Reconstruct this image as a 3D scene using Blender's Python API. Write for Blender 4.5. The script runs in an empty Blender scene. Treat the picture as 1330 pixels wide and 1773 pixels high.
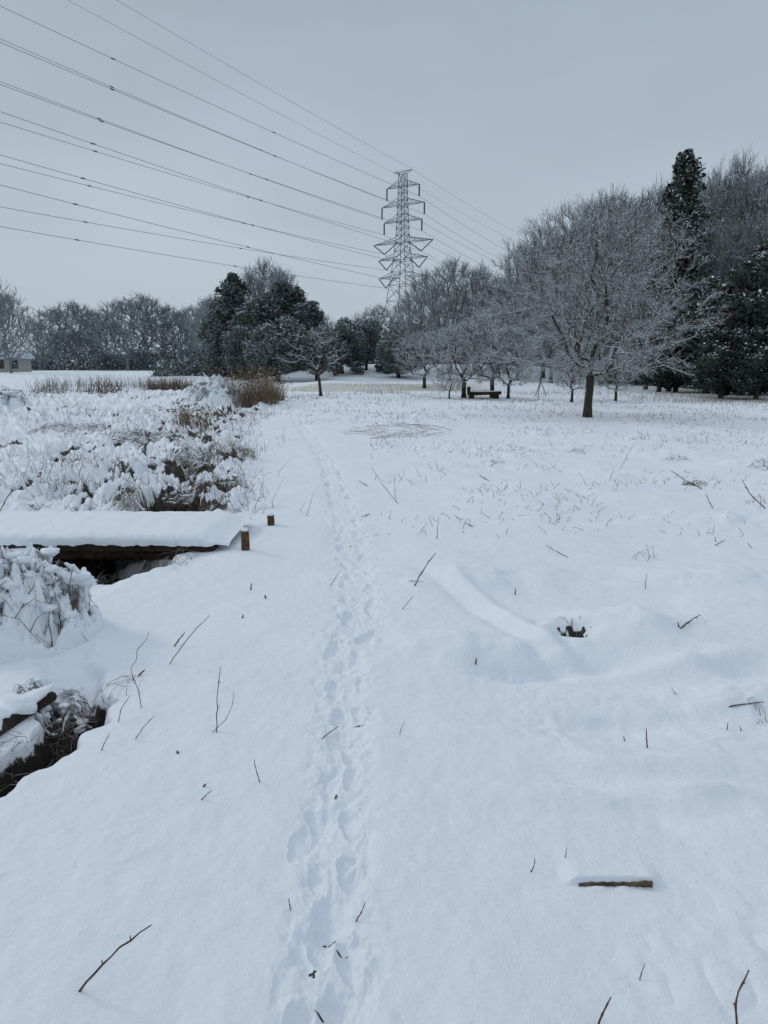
import bpy, math, random
import numpy as np
from mathutils import Vector
R = math.radians
F = 1230.0; PITCH = R(11.8); CH = 1.6
cp, sp = math.cos(PITCH), math.sin(PITCH)
scene = bpy.context.scene
col = scene.collection
rng = np.random.default_rng(7)
random.seed(7)

# ---------------------------------------------------------------- noise
def hsh(ix, iy, s):
    n = (ix.astype(np.int64)*374761393 + iy.astype(np.int64)*668265263 + s*974711) & 0x7fffffff
    n = ((n ^ (n >> 13))*1274126177) & 0x7fffffff
    n = (n ^ (n >> 16)) & 0xffff
    return n/65535.0*2-1
def vn(x, y, s=0):
    xi = np.floor(x); yi = np.floor(y); fx = x-xi; fy = y-yi
    u = fx*fx*fx*(fx*(fx*6-15)+10); v = fy*fy*fy*(fy*(fy*6-15)+10)
    a = hsh(xi, yi, s); b = hsh(xi+1, yi, s); c = hsh(xi, yi+1, s); d = hsh(xi+1, yi+1, s)
    return (a*(1-u)+b*u)*(1-v)+(c*(1-u)+d*u)*v
def fbm(x, y, o=3, s=0):
    t = 0; a = 1; n = 0
    for k in range(o):
        t = t+a*vn(x*(2.03**k)+k*17.3, y*(2.03**k)-k*9.1, s+k); n += a; a *= .5
    return t/n
def sm(a, b, x):
    t = np.clip((x-a)/(b-a), 0, 1); return t*t*(3-2*t)

# ---------------------------------------------------------------- pixel helpers
def ray(px, py):
    x = (px-665)/F; v = (886.5-py)/F
    return np.array([x, cp+v*sp, -sp+v*cp])
def flat(px, py, z=0):
    d = ray(px, py); t = (z-CH)/d[2]; return np.array([d[0]*t, d[1]*t])
def xat(px, D, z=1.6):
    return (px-665)/F*(D*cp-(z-CH)*sp)
def zat(py, D):
    d = ray(665, py); return CH+D*d[2]/d[1]

# ---------------------------------------------------------------- terrain
DC = np.array([(-1.98,-3,.3,.3),(-1.86,1.2,.24,.3),(-1.66,2.3,.17,.30),(-1.45,3.02,.15,.28),(-1.70,3.6,.2,.05),(-2.35,4.6,.3,.02),(-2.40,5.3,.55,.10),(-2.42,5.75,.72,.34),
               (-2.3,6.4,.72,.42),(-2.3,7.4,.42,.28),(-2.65,9,.28,.13),(-3.2,12.5,.3,.12),(-4.2,16.5,.45,.12),(-5,20,.5,.12),(-5.8,33,.5,.12),(-8,50,.5,.1)])
def ditch(x, y):
    best = np.full(x.shape, 1e9); w = np.zeros(x.shape); dep = np.zeros(x.shape); sx = np.zeros(x.shape)
    for a, b in zip(DC[:-1], DC[1:]):
        dx, dy = b[0]-a[0], b[1]-a[1]; L2 = dx*dx+dy*dy
        t = np.clip(((x-a[0])*dx+(y-a[1])*dy)/L2, 0, 1)
        ex = x-(a[0]+t*dx); ey = y-(a[1]+t*dy); d = np.hypot(ex, ey)
        m = d < best
        best = np.where(m, d, best); w = np.where(m, a[2]+t*(b[2]-a[2]), w); dep = np.where(m, a[3]+t*(b[3]-a[3]), dep)
        sx = np.where(m, np.sign(ex), sx)
    return best, w, dep, sx
PATH = [flat(*p) for p in [(552,1900),(560,1773),(566,1700),(576,1620),(580,1500),(583,1380),(600,1250),(596,1145),(622,1085),(618,1000),(606,930),(592,870),(578,820),(562,790),(537,755),(520,735),(512,716),(508,705)]]
PRINTS = []
def build_prints():
    rr = random.Random(3)
    pts = [np.array(p) for p in PATH]
    seg = [np.linalg.norm(b-a) for a, b in zip(pts[:-1], pts[1:])]
    tot = sum(seg)
    def pos(s):
        for a, b, l in zip(pts[:-1], pts[1:], seg):
            if s <= l: return a+(b-a)*s/l, (b-a)/l
            s -= l
        return pts[-1], (pts[-1]-pts[-2])/seg[-1]
    for soft, ph, sp_ in ((0, 0, (.18, .30)), (0, .13, (.22, .45)), (1, .05, (.12, .25))):
        s = ph; k = 0
        while s < tot-.1:
            p, d = pos(s); n = np.array([d[1], -d[0]]); sc = .045+.055*min(1, max(0, (p[1]-2.5)/4))
            if soft: o = rr.gauss(0, .05+sc*.8); dd = rr.uniform(.004, .011)
            else: o = (sc if k % 2 else -sc)+rr.uniform(-.025, .025); dd = rr.uniform(.014, .028)*(1 if s < 6 else 1.4)
            q = p+n*o; a = math.atan2(d[1], d[0])+rr.uniform(-.3, .3)
            PRINTS.append((q[0], q[1], a, dd, rr.uniform(.065, .11), rr.uniform(.028, .040)))
            s += rr.uniform(*sp_); k += 1
build_prints()
BARE = [(575,1622,.022,.010,.62),(566,1642,.03,.006,.6),(592,1643,.03,.006,.6),(582,1378,.007,.02,.6),(622,1252,.03,.006,.7),(571,1146,.03,.010,.62),(629,1088,.022,.007,.65),(543,1693,.010,.016,.6),(640,985,.02,.015,.6),(606,935,.02,.015,.6),(553,1752,.016,.006,.66)]
BARE = [(*flat(a, b), c, d, e) for a, b, c, d, e in BARE]
PITS = [(988,1096,.13,.08,.10,1.0),(930,1082,.05,.03,.03,.0),(880,1165,.2,.09,.04,.0),(560,1590,.03,.1,.015,.0),(585,1600,.05,.09,.015,.0)]
PITS = [(*flat(a, b), c, d, e, f) for a, b, c, d, e, f in PITS]
MNDS = [(1040,1080,.42,.14,.09),(1130,1100,.4,.16,.08),(900,1120,.5,.2,.07),(1150,1330,.42,.09,.065),(1040,1300,.3,.07,.04),(1230,1380,.3,.06,.045),(1300,1215,.2,.1,.08),(1000,778,.5,.4,.10),(1165,790,.7,.5,.10),(1110,770,.5,.5,.10),(1310,805,.6,.4,.14),(850,1000,.8,.3,.07),(1240,1000,.5,.3,.08),
        (150,1120,.25,.2,.05),(700,740,1.2,.9,.12),(380,660,1.4,1.2,.35),(600,697,3,1,.1),(900,700,4,1.2,.12),(985,1155,.5,.09,-.05),(1100,1250,.6,.10,-.04),(760,1150,.4,.3,.04),(1200,1150,.3,.1,.05),(960,1380,.4,.08,.03),(860,1270,.25,.08,.025),(1250,900,.9,.35,.08),(900,880,.8,.3,.06)]
MNDS = [(*flat(a, b), c, d, e) for a, b, c, d, e in MNDS]
RIDGES = [(flat(770, 985), flat(1005, 1168), .05, .045), (flat(960, 1290), flat(1230, 1400), .045, .03), (flat(1005, 1168), flat(1330, 1130), .06, .035)]
BX, BY = flat(1066, 1541)
def hgt(x, y, soil=False):
    x = np.asarray(x, float); y = np.asarray(y, float)
    r = np.hypot(x, y)
    near = 1-sm(25, 60, r)
    nb_ = 1-np.exp(-((x-BX)/.2)**2-((y-BY)/.15)**2)
    h = .10*fbm(x*.16, y*.16, 2, 1)*sm(3, 12, r)+.06*fbm(x*.7+3, y*.7, 3, 4)*(.35+.65*sm(1.5, 5, r))+.014*fbm(x*3.1, y*2.4, 2, 9)*near*nb_
    h = h+.06*np.clip(fbm(x*1.2+y*.5, y*2.6+x*.9, 3, 77), 0, 1)*near*sm(.2, 1.2, x)*nb_+.004*fbm(x*17, y*13, 2, 13)*(1-sm(4, 9, r))*nb_
    rip = np.clip(fbm(x*1.1+4, y*1.3, 2, 71)+.1, 0, 1)
    h = h+.026*rip*np.abs(fbm(x*10, y*9, 2, 73))*near*sm(.2, 1, x)*nb_
    tf = np.clip(fbm(x*.5, y*.6, 2, 14)+.15, 0, 1)*sm(7, 11, y)*(1-sm(26, 36, y))*sm(-1, .5, x)
    l2 = np.clip(fbm(x*2.2, y*2.0, 3, 19), 0, 1); h = h+.22*tf*l2+.07*tf*np.clip(fbm(x*6, y*5, 2, 29), 0, 1)
    for p0, p1, wd_, hh_ in RIDGES:
        dx, dy = p1-p0; L2 = dx*dx+dy*dy; t = ((x-p0[0])*dx+(y-p0[1])*dy)/L2; sd = ((x-p0[0])*dy-(y-p0[1])*dx)/math.sqrt(L2)+.05*np.sin(x*4+y*3)
        e_ = sm(-.1, .2, t)*(1-sm(.8, 1.1, t)); h = h+e_*hh_*(np.exp(-(sd/wd_/1.6)**2)-.9*np.exp(-((sd-wd_*2.6)/wd_/1.8)**2))
    # left rough bank
    d, w, dep, sx = ditch(x, y)
    lf = np.where(sx < 0, 1.0, 1-sm(.2, 1.1, d-w*.5))*sm(7.0, 8.3, y)*(1-sm(38, 55, y))
    lf2 = np.where(sx < 0, 1.0, 0)*(1-sm(5.0, 5.9, y))*sm(.15, .5, d-w)
    rd = 1-np.abs(fbm(x*1.3, y*1.0, 3, 21)); lump = fbm(x*3.4, y*2.6, 3, 31); rd2 = 1-np.abs(fbm(x*5.5, y*4.2, 3, 33))
    h = h+lf*(.19*rd*rd-.12+.14*np.abs(lump)+.11*rd2**3+.035*np.abs(fbm(x*13, y*10, 2, 43)))+lf2*(.05+.06*np.abs(lump)+.06*rd*rd+.06*rd2*rd2+.025*np.abs(fbm(x*15, y*13, 2, 45)))
    wob = .07*fbm(x*2.5, y*2.5, 2, 51)+.06*fbm(x*9, y*9, 3, 52)
    cut = 1-sm(.45, 1.0, (d+wob)/w)
    h = h-dep*cut
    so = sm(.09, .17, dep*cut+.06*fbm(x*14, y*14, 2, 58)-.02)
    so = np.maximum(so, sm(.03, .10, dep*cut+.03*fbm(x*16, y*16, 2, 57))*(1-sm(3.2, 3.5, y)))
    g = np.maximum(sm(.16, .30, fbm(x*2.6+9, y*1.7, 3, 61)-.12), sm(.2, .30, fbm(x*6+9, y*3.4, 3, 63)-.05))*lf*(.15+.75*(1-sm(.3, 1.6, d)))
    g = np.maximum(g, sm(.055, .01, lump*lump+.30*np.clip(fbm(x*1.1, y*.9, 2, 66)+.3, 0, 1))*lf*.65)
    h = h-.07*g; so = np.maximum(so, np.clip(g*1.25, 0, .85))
    for a, b, rx, ry, dz, f in PITS:
        q = np.exp(-(((x-a)/rx)**2+((y-b)/ry)**2)**1.5)
        h = h-dz*q*(1+.4*fbm(x*14, y*14, 2, 7))
        if f: so = np.maximum(so, f*sm(.35, .5, q+.75*fbm(x*26, y*26, 3, 5)-.05)*sm(.1, .4, q)*sm(-.02, .02, y-b))
    for a, b, rx, ry, dz in MNDS:
        q = np.exp(-(((x-a)/rx)**2+((y-b)/ry)**2)); h = h+dz*q*(1+.5*fbm(x*5, y*5, 2, 8))
    # snow lying over the buried board
    by = y-BY-.004
    h = h+.028*sm(-.002, .010, by)*np.exp(-(np.clip(by, 0, 9)/.11)**2)*(1-sm(.11, .17, np.abs(x-BX)))
    h = h+.010*np.exp(-((x-BX+.06)/.03)**2-((y-BY+.012)/.012)**2)+.008*np.exp(-((x-BX-.02)/.02)**2-((y-BY+.010)/.012)**2)
    if x.size > 2000:
        m = np.where((y < 40) & (x > -6) & (x < 1))
        X = x[m]; Y = y[m]; H = np.zeros(X.shape); ws = fbm(X*22, Y*17, 3, 88)
        tr = np.full(X.shape, 1e9)
        for a, b in zip(PATH[:-1], PATH[1:]):
            dx, dy = b-a; t = np.clip(((X-a[0])*dx+(Y-a[1])*dy)/(dx*dx+dy*dy), 0, 1)
            tr = np.minimum(tr, np.hypot(X-a[0]-t*dx, Y-a[1]-t*dy))
        wd = 1+sm(2.5, 6, Y)*.7
        H -= .018*(1-sm(.02, .16, tr/wd+.05*ws))
        H += .012*fbm(X*22, Y*14, 3, 90)*(1-sm(.06, .19, tr/wd))+.008*fbm(X*7, Y*5, 3, 94)*(1-sm(.2, .5, tr))
        P = np.zeros(X.shape)
        for a, b, an, dd, L, W in PRINTS:
            ca, sa = math.cos(an), math.sin(an)
            ix = np.where((np.abs(X-a) < .2) & (np.abs(Y-b) < .2))[0]
            if not len(ix): continue
            u = (X[ix]-a)*ca+(Y[ix]-b)*sa; v = -(X[ix]-a)*sa+(Y[ix]-b)*ca
            q = (np.abs(u/L)**2.2+np.abs(v/(W*(1+.2*u/L)))**2.2)+.95*ws[ix]
            P[ix] = np.maximum(P[ix], dd*(1-sm(.15, 1.5, q))*(1+.3*ws[ix])); H[ix] += .12*dd*np.exp(-((q-1.6)/.4)**2)
        h[m] = h[m]+H-P
        S = so[m]
        for a, b, rx, ry, f in BARE:
            q = np.exp(-(((X-a)/rx)**2+((Y-b)/ry)**2)); S = np.maximum(S, f*sm(.4, .75, q+.6*fbm(X*70, Y*70, 2, 3)))
        so[m] = S
    # far shapes
    xe = 20-12*(y-36)/84
    h = h+6.0*sm(1, 16, x-xe)*sm(30, 44, y)
    h = h+1.3*sm(58, 76, y)*sm(-14, -6, x)+.2*sm(44, 47, y+.05*x)*sm(-7, -4, x)*(1-sm(10, 16, x))
    h = h+.35*sm(60, 100, y)*sm(-14, -20, x)
    if soil: return h, so
    return h
def gz(x, y): return float(hgt(np.array([x]), np.array([y]))[0])
TT = np.concatenate([np.linspace(.8, 12, 420), np.linspace(12, 90, 500)])
def gp(px, py):
    d = ray(px, py); X, Y, Z = d[0]*TT, d[1]*TT, CH+d[2]*TT
    H = hgt(X, Y); k = int(np.argmax(Z < H))
    if Z[k] >= H[k] or k == 0: k = len(TT)-1; return Vector((X[k], Y[k], H[k]))
    a = Z[k-1]-H[k-1]; b = H[k]-Z[k]; s = a/(a+b); return Vector((X[k-1]+(X[k]-X[k-1])*s, Y[k-1]+(Y[k]-Y[k-1])*s, H[k-1]+(H[k]-H[k-1])*s))
class Local:
    def __init__(s, cx, cy, r, n=30):
        s.x0 = cx-r; s.y0 = cy-r; s.d = 2*r/(n-1); s.n = n
        X, Y = np.meshgrid(s.x0+np.arange(n)*s.d, s.y0+np.arange(n)*s.d, indexing='ij'); s.H = hgt(X, Y)
    def __call__(s, x, y):
        u = min(max((x-s.x0)/s.d, 0), s.n-1.001); v = min(max((y-s.y0)/s.d, 0), s.n-1.001); i, j = int(u), int(v); u -= i; v -= j; H = s.H
        return float((H[i, j]*(1-u)+H[i+1, j]*u)*(1-v)+(H[i, j+1]*(1-u)+H[i+1, j+1]*u)*v)

# ---------------------------------------------------------------- materials
def mat(name, c1, c2=None, scale=8, rough=.85, bump=.0, bscale=30, snow=None, sn=(.15, .5), snowcol=(.8, .84, .88)):
    m = bpy.data.materials.new(name); m.use_nodes = True; nt = m.node_tree; N = nt.nodes; L = nt.links
    b = N['Principled BSDF']; b.inputs['Roughness'].default_value = rough; b.inputs['Specular IOR Level'].default_value = .2
    tc = N.new('ShaderNodeTexCoord')
    no = N.new('ShaderNodeTexNoise'); no.inputs['Scale'].default_value = scale; no.inputs['Detail'].default_value = 5
    L.new(tc.outputs['Object'], no.inputs['Vector'])
    mx = N.new('ShaderNodeMix'); mx.data_type = 'RGBA'
    rp = N.new('ShaderNodeMapRange'); rp.inputs[1].default_value = .35; rp.inputs[2].default_value = .65
    L.new(no.outputs['Fac'], rp.inputs[0]); L.new(rp.outputs[0], mx.inputs[0])
    mx.inputs[6].default_value = (*c1, 1); mx.inputs[7].default_value = (*(c2 or c1), 1)
    out = mx.outputs[2]
    if snow:
        ge = N.new('ShaderNodeNewGeometry'); se = N.new('ShaderNodeSeparateXYZ'); L.new(ge.outputs['Normal'], se.inputs[0])
        ad = N.new('ShaderNodeMath'); ad.operation = 'MULTIPLY_ADD'; ad.inputs[1].default_value = .5; L.new(no.outputs['Fac'], ad.inputs[0]); L.new(se.outputs[2], ad.inputs[2])
        mr = N.new('ShaderNodeMapRange'); mr.inputs[1].default_value = sn[0]+.25; mr.inputs[2].default_value = sn[1]+.25; mr.inputs[4].default_value = snow
        L.new(ad.outputs[0], mr.inputs[0])
        m2 = N.new('ShaderNodeMix'); m2.data_type = 'RGBA'; L.new(mr.outputs[0], m2.inputs[0]); L.new(out, m2.inputs[6]); m2.inputs[7].default_value = (*snowcol, 1); out = m2.outputs[2]
    L.new(out, b.inputs['Base Color'])
    if bump:
        n2 = N.new('ShaderNodeTexNoise'); n2.inputs['Scale'].default_value = bscale; n2.inputs['Detail'].default_value = 6; L.new(tc.outputs['Object'], n2.inputs['Vector'])
        bp = N.new('ShaderNodeBump'); bp.inputs['Strength'].default_value = bump; bp.inputs['Distance'].default_value = .02
        L.new(n2.outputs['Fac'], bp.inputs['Height']); L.new(bp.outputs[0], b.inputs['Normal'])
    return m
M = {}
M['snow'] = mat('snow', (.84, .87, .91), (.80, .84, .885), 12, .7, .45, 60)
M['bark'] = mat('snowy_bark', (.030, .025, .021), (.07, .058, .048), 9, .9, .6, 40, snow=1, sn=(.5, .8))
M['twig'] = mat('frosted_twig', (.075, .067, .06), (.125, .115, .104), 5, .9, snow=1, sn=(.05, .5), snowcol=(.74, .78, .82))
M['bark_mid_haze'] = mat('mid_haze_bark', (.095, .096, .096), (.155, .155, .153), 3, .9, snow=.95, sn=(.0, .5), snowcol=(.60, .64, .68))  # middle-distance haze mixed into the bark and snow tones
M['bark_far_haze'] = mat('far_haze_bark', (.17, .19, .205), (.24, .26, .275), 1.5, .9, snow=.7, sn=(.1, .6), snowcol=(.46, .50, .54))  # aerial haze put into the colour: paler bark, dimmer snow far off
M['leaf'] = mat('dark_leaf', (.022, .028, .024), (.055, .062, .05), 2.5, .7)
M['leaf_mid_haze'] = mat('mid_haze_leaf', (.085, .10, .095), (.15, .168, .158), 1.5, .8)  # leaf green lifted towards grey, standing in for haze over distance
M['snow_haze'] = mat('hazed_snow', (.56, .61, .66), (.46, .51, .56), 2, .8)  # snow colour pulled down to haze grey for distant things
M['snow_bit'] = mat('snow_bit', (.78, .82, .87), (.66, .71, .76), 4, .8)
M['straw'] = mat('dry_straw', (.15, .105, .062), (.28, .21, .135), 6, .9, snow=.6, sn=(.6, .95))
M['stem'] = mat('brown_stem', (.06, .038, .024), (.16, .10, .062), 25, .85, .3, 90)
M['redtwig'] = mat('reddish_stem', (.10, .045, .028), (.18, .09, .05), 20, .85)
M['brush'] = mat('bramble_stem', (.055, .038, .026), (.16, .105, .065), 10, .9, snow=.6, sn=(.55, .9))
M['redleaf'] = mat('rusty_leaf', (.10, .05, .035), (.16, .085, .06), 5, .9)
M['wood'] = mat('wet_dark_wood', (.012, .009, .007), (.045, .032, .022), 14, .7, .6, 50)
M['cutwood'] = mat('brown_post_bark', (.045, .026, .015), (.15, .09, .05), 30, .8, .6, 70)
M['board'] = mat('weathered_board', (.05, .036, .024), (.17, .13, .09), 30, .85, .6, 80)
M['steel'] = mat('hazed_steel', (.19, .21, .23), (.25, .27, .29), .5, .6)  # steel painted paler than its own grey, for haze before the pylon
M['insul'] = mat('insulator', (.07, .08, .09), (.09, .10, .11), 1, .4)
M['cable'] = mat('cable', (.15, .165, .18), (.18, .195, .21), 1, .5)
M['wall'] = mat('pale_wall', (.34, .33, .31), (.42, .40, .37), 2, .9)
M['glassdark'] = mat('dark_opening', (.04, .045, .05), (.06, .065, .07), 2, .4)

g = bpy.data.materials.new('snow_ground'); g.use_nodes = True; nt = g.node_tree; N = nt.nodes; L = nt.links
b = N['Principled BSDF']; b.inputs['Roughness'].default_value = .65; b.inputs['Specular IOR Level'].default_value = .25
tc = N.new('ShaderNodeTexCoord')
def noise(s, d=5, r=.5):
    n = N.new('ShaderNodeTexNoise'); n.inputs['Scale'].default_value = s; n.inputs['Detail'].default_value = d; n.inputs['Roughness'].default_value = r
    L.new(tc.outputs['Object'], n.inputs['Vector']); return n
def mixc(f, a, bb):
    m = N.new('ShaderNodeMix'); m.data_type = 'RGBA'
    for i, s in ((0, f), (6, a), (7, bb)):
        if isinstance(s, tuple): m.inputs[i].default_value = (*s, 1)
        else: L.new(s, m.inputs[i])
    return m.outputs[2]
n1 = noise(1.3); n2 = noise(9, 6, .6); n3 = noise(38, 6, .65)
sc = mixc(n1.outputs['Fac'], (.79, .835, .89), (.87, .895, .925))
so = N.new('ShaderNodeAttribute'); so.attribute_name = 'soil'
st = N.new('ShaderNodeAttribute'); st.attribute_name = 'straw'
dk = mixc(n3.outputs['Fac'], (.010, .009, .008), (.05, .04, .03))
def gate(attr, nz, lo=.0, k=.6):
    a = N.new('ShaderNodeMath'); a.operation = 'MULTIPLY_ADD'; L.new(nz.outputs['Fac'], a.inputs[0]); a.inputs[1].default_value = k; L.new(attr.outputs['Fac'], a.inputs[2])
    m = N.new('ShaderNodeMapRange'); L.new(a.outputs[0], m.inputs[0]); m.inputs[1].default_value = k*.5+.35; m.inputs[2].default_value = k*.5+.6; return m.outputs[0]
c = mixc(gate(st, n2, k=1.2), sc, (.60, .575, .51))
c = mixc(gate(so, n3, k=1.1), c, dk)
L.new(c, b.inputs['Base Color'])
bp = N.new('ShaderNodeBump'); bp.inputs['Strength'].default_value = .55; bp.inputs['Distance'].default_value = .012
nn = noise(55, 8, .7); L.new(nn.outputs['Fac'], bp.inputs['Height'])
bp2 = N.new('ShaderNodeBump'); bp2.inputs['Strength'].default_value = .4; bp2.inputs['Distance'].default_value = .04
L.new(n2.outputs['Fac'], bp2.inputs['Height']); L.new(bp.outputs[0], bp2.inputs['Normal']); L.new(bp2.outputs[0], b.inputs['Normal'])
M['ground'] = g
w = bpy.data.materials.new('dark_water'); w.use_nodes = True; b = w.node_tree.nodes['Principled BSDF']; b.inputs['Base Color'].default_value = (.012, .013, .012, 1); b.inputs['Roughness'].default_value = .08
M['water'] = w

# ---------------------------------------------------------------- mesh helpers
def tag(o, label=None, cat=None, group=None, kind=None):
    if label: o['label'] = label
    if cat: o['category'] = cat
    if group: o['group'] = group
    if kind: o['kind'] = kind
    return o
def npmesh(name, V, Q, mats, mi=None, smooth=False):
    me = bpy.data.meshes.new(name); V = np.asarray(V, np.float32); Q = np.asarray(Q, np.int32)
    me.vertices.add(len(V)); me.vertices.foreach_set('co', V.ravel())
    me.loops.add(Q.size); me.loops.foreach_set('vertex_index', Q.ravel())
    me.polygons.add(len(Q)); me.polygons.foreach_set('loop_start', np.arange(0, Q.size, Q.shape[1], dtype=np.int32))
    me.polygons.foreach_set('loop_total', np.full(len(Q), Q.shape[1], np.int32))
    for m in mats: me.materials.append(M[m])
    if mi is not None: me.polygons.foreach_set('material_index', np.asarray(mi, np.int32))
    if smooth: me.polygons.foreach_set('use_smooth', np.ones(len(Q), bool))
    me.update(calc_edges=True); return me
def link(name, me, parent=None, loc=None):
    o = bpy.data.objects.new(name, me); col.objects.link(o)
    if parent: o.parent = parent
    if loc is not None: o.location = loc
    return o
def empty(name, loc, rz=0):
    o = bpy.data.objects.new(name, None); col.objects.link(o); o.location = loc; o.rotation_euler.z = rz; o.empty_display_size = .2; return o
def join(parts):
    V = []; Q = []; I = []; n = 0
    for v, q, i in parts:
        if len(v) == 0: continue
        V.append(v); Q.append(q+n); I.append(np.full(len(q), i) if np.isscalar(i) else i); n += len(v)
    return np.concatenate(V), np.concatenate(Q), np.concatenate(I)
def nrm(a): return a/np.maximum(np.linalg.norm(a, axis=-1, keepdims=True), 1e-9)
def segq(P0, P1, R0, R1, k=3):
    P0 = np.asarray(P0, float); P1 = np.asarray(P1, float); n = len(P0)
    R0 = np.broadcast_to(R0, (n,)); R1 = np.broadcast_to(R1, (n,))
    d = nrm(P1-P0); up = np.where(np.abs(d[:, 2:3]) > .9, np.array([[1., 0, 0]]), np.array([[0, 0, 1.]]))
    a = nrm(np.cross(d, up)); b = np.cross(d, a)
    th = np.arange(k)*2*math.pi/k
    ca = np.cos(th)[None, :, None]; sa = np.sin(th)[None, :, None]
    rg = a[:, None]*ca+b[:, None]*sa
    V = np.concatenate([P0[:, None]+rg*R0[:, None, None], P1[:, None]+rg*R1[:, None, None]], 1).reshape(-1, 3)
    i = np.arange(k); j = (i+1) % k
    q = np.stack([i, j, j+k, i+k], 1)[None]+(np.arange(n)*2*k)[:, None, None]
    return V, q.reshape(-1, 4)
def cards(C, Nn, size, asp=.6, g=rng):
    n = len(C); Nn = nrm(Nn); r = g.normal(size=(n, 3)); a = nrm(np.cross(Nn, r)); b = np.cross(Nn, a)
    s = (np.broadcast_to(size, (n,)))[:, None]; a = a*s; b = b*s*asp
    V = np.stack([C-a-b*.3, C-a*.1-b, C+a+b*.2, C+a*.1+b], 1).reshape(-1, 3)
    return V, np.arange(4*n).reshape(-1, 4)
class MB:
    def __init__(s): s.v = []; s.f = []; s.m = []
    def tube(s, pts, rad, k=8, m=0, cap=True, wob=0):
        pts = [Vector(p) for p in pts]; n = len(pts); base = len(s.v); prev = None
        for i, p in enumerate(pts):
            d = (pts[min(i+1, n-1)]-pts[max(i-1, 0)]).normalized()
            if prev is None: a = d.cross(Vector((0, 1, .1)) if abs(d.y) < .9 else Vector((1, 0, 0))).normalized()
            else: a = (prev-d*prev.dot(d)).normalized()
            prev = a; b2 = d.cross(a); r = rad[i] if hasattr(rad, '__len__') else rad
            for j in range(k):
                t = j/k*2*math.pi; q = r*(1+wob*random.uniform(-1, 1)); s.v.append(p+a*math.cos(t)*q+b2*math.sin(t)*q)
        for i in range(n-1):
            for j in range(k):
                s.f.append((base+i*k+j, base+i*k+(j+1) % k, base+(i+1)*k+(j+1) % k, base+(i+1)*k+j)); s.m.append(m)
        if cap:
            s.f.append(tuple(base+j for j in range(k))[::-1]); s.m.append(m); s.f.append(tuple(base+(n-1)*k+j for j in range(k))); s.m.append(m)
        return s
    def box(s, c, sz, m=0, rot=0, tilt=0):
        base = len(s.v); cr, sr = math.cos(rot), math.sin(rot)
        for z in (-1, 1):
            for x, y in ((-1, -1), (1, -1), (1, 1), (-1, 1)):
                X, Y, Z = x*sz[0]/2, y*sz[1]/2, z*sz[2]/2+tilt*x*sz[0]/2
                s.v.append(Vector((c[0]+X*cr-Y*sr, c[1]+X*sr+Y*cr, c[2]+Z)))
        for f in ((3, 2, 1, 0), (4, 5, 6, 7), (0, 1, 5, 4), (1, 2, 6, 5), (2, 3, 7, 6), (3, 0, 4, 7)):
            s.f.append(tuple(base+i for i in f)); s.m.append(m)
        return s
    def blob(s, c, r, m=0, nu=9, nv=6, wob=.15):
        base = len(s.v)
        for i in range(nv+1):
            ph = math.pi*i/nv
            for j in range(nu):
                t = 2*math.pi*j/nu; q = 1+wob*random.uniform(-1, 1)
                s.v.append(Vector((c[0]+r[0]*math.sin(ph)*math.cos(t)*q, c[1]+r[1]*math.sin(ph)*math.sin(t)*q, c[2]+r[2]*math.cos(ph)*(q if 0 < i < nv else 1))))
        for i in range(nv):
            for j in range(nu):
                s.f.append((base+i*nu+j, base+(i+1)*nu+j, base+(i+1)*nu+(j+1) % nu, base+i*nu+(j+1) % nu)); s.m.append(m)
        return s
    def build(s, name, mats, parent=None, smooth=False, loc=None):
        me = bpy.data.meshes.new(name); me.from_pydata([tuple(v) for v in s.v], [], s.f)
        for m in (mats if isinstance(mats, (list, tuple)) else [mats]): me.materials.append(M[m])
        me.polygons.foreach_set('material_index', s.m)
        if smooth: me.polygons.foreach_set('use_smooth', [True]*len(s.f))
        me.update(); return link(name, me, parent, loc)

# ---------------------------------------------------------------- ground sheet
def build_ground():
    a = np.concatenate([np.linspace(50, 2.2, 860), np.linspace(2.18, .75, 160)])
    r = CH/np.tan(np.radians(a)); r = np.concatenate([[.02, .4, .8, 1.1], r, np.geomspace(r[-1]*1.02, 900, 60)])
    th = np.concatenate([np.linspace(-180, -38, 60)[:-1], np.linspace(-38, 38, 860), np.linspace(38, 180, 60)[1:]])
    T, RR = np.meshgrid(np.radians(th), r); X = np.sin(T)*RR; Y = np.cos(T)*RR
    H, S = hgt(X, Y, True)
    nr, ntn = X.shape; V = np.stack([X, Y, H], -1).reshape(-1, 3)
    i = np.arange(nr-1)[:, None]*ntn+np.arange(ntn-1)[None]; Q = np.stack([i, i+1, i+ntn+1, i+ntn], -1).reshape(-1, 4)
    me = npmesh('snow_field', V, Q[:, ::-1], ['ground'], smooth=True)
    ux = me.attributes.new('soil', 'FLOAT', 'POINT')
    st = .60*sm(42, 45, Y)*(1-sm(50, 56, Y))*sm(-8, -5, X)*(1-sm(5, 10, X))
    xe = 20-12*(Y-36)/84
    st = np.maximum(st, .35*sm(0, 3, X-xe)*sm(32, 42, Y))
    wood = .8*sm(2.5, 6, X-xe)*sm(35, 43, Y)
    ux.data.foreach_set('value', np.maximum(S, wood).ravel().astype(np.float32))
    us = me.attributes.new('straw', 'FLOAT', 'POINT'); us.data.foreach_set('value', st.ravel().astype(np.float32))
    if me.polygons[5000].normal.z < 0: me.flip_normals()
    return tag(link('ground', me), kind='structure')
build_ground()
mb = MB(); wz = gz(-2.2, 6.2)+.08
V = [(-3.1, 5.3), (-1.5, 5.3), (-1.4, 8.2), (-3.1, 8.2)]
mb.v = [Vector((x, y, wz)) for x, y in V]; mb.f = [(0, 1, 2, 3)]; mb.m = [0]
tag(mb.build('water', 'water'), kind='structure')

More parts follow.
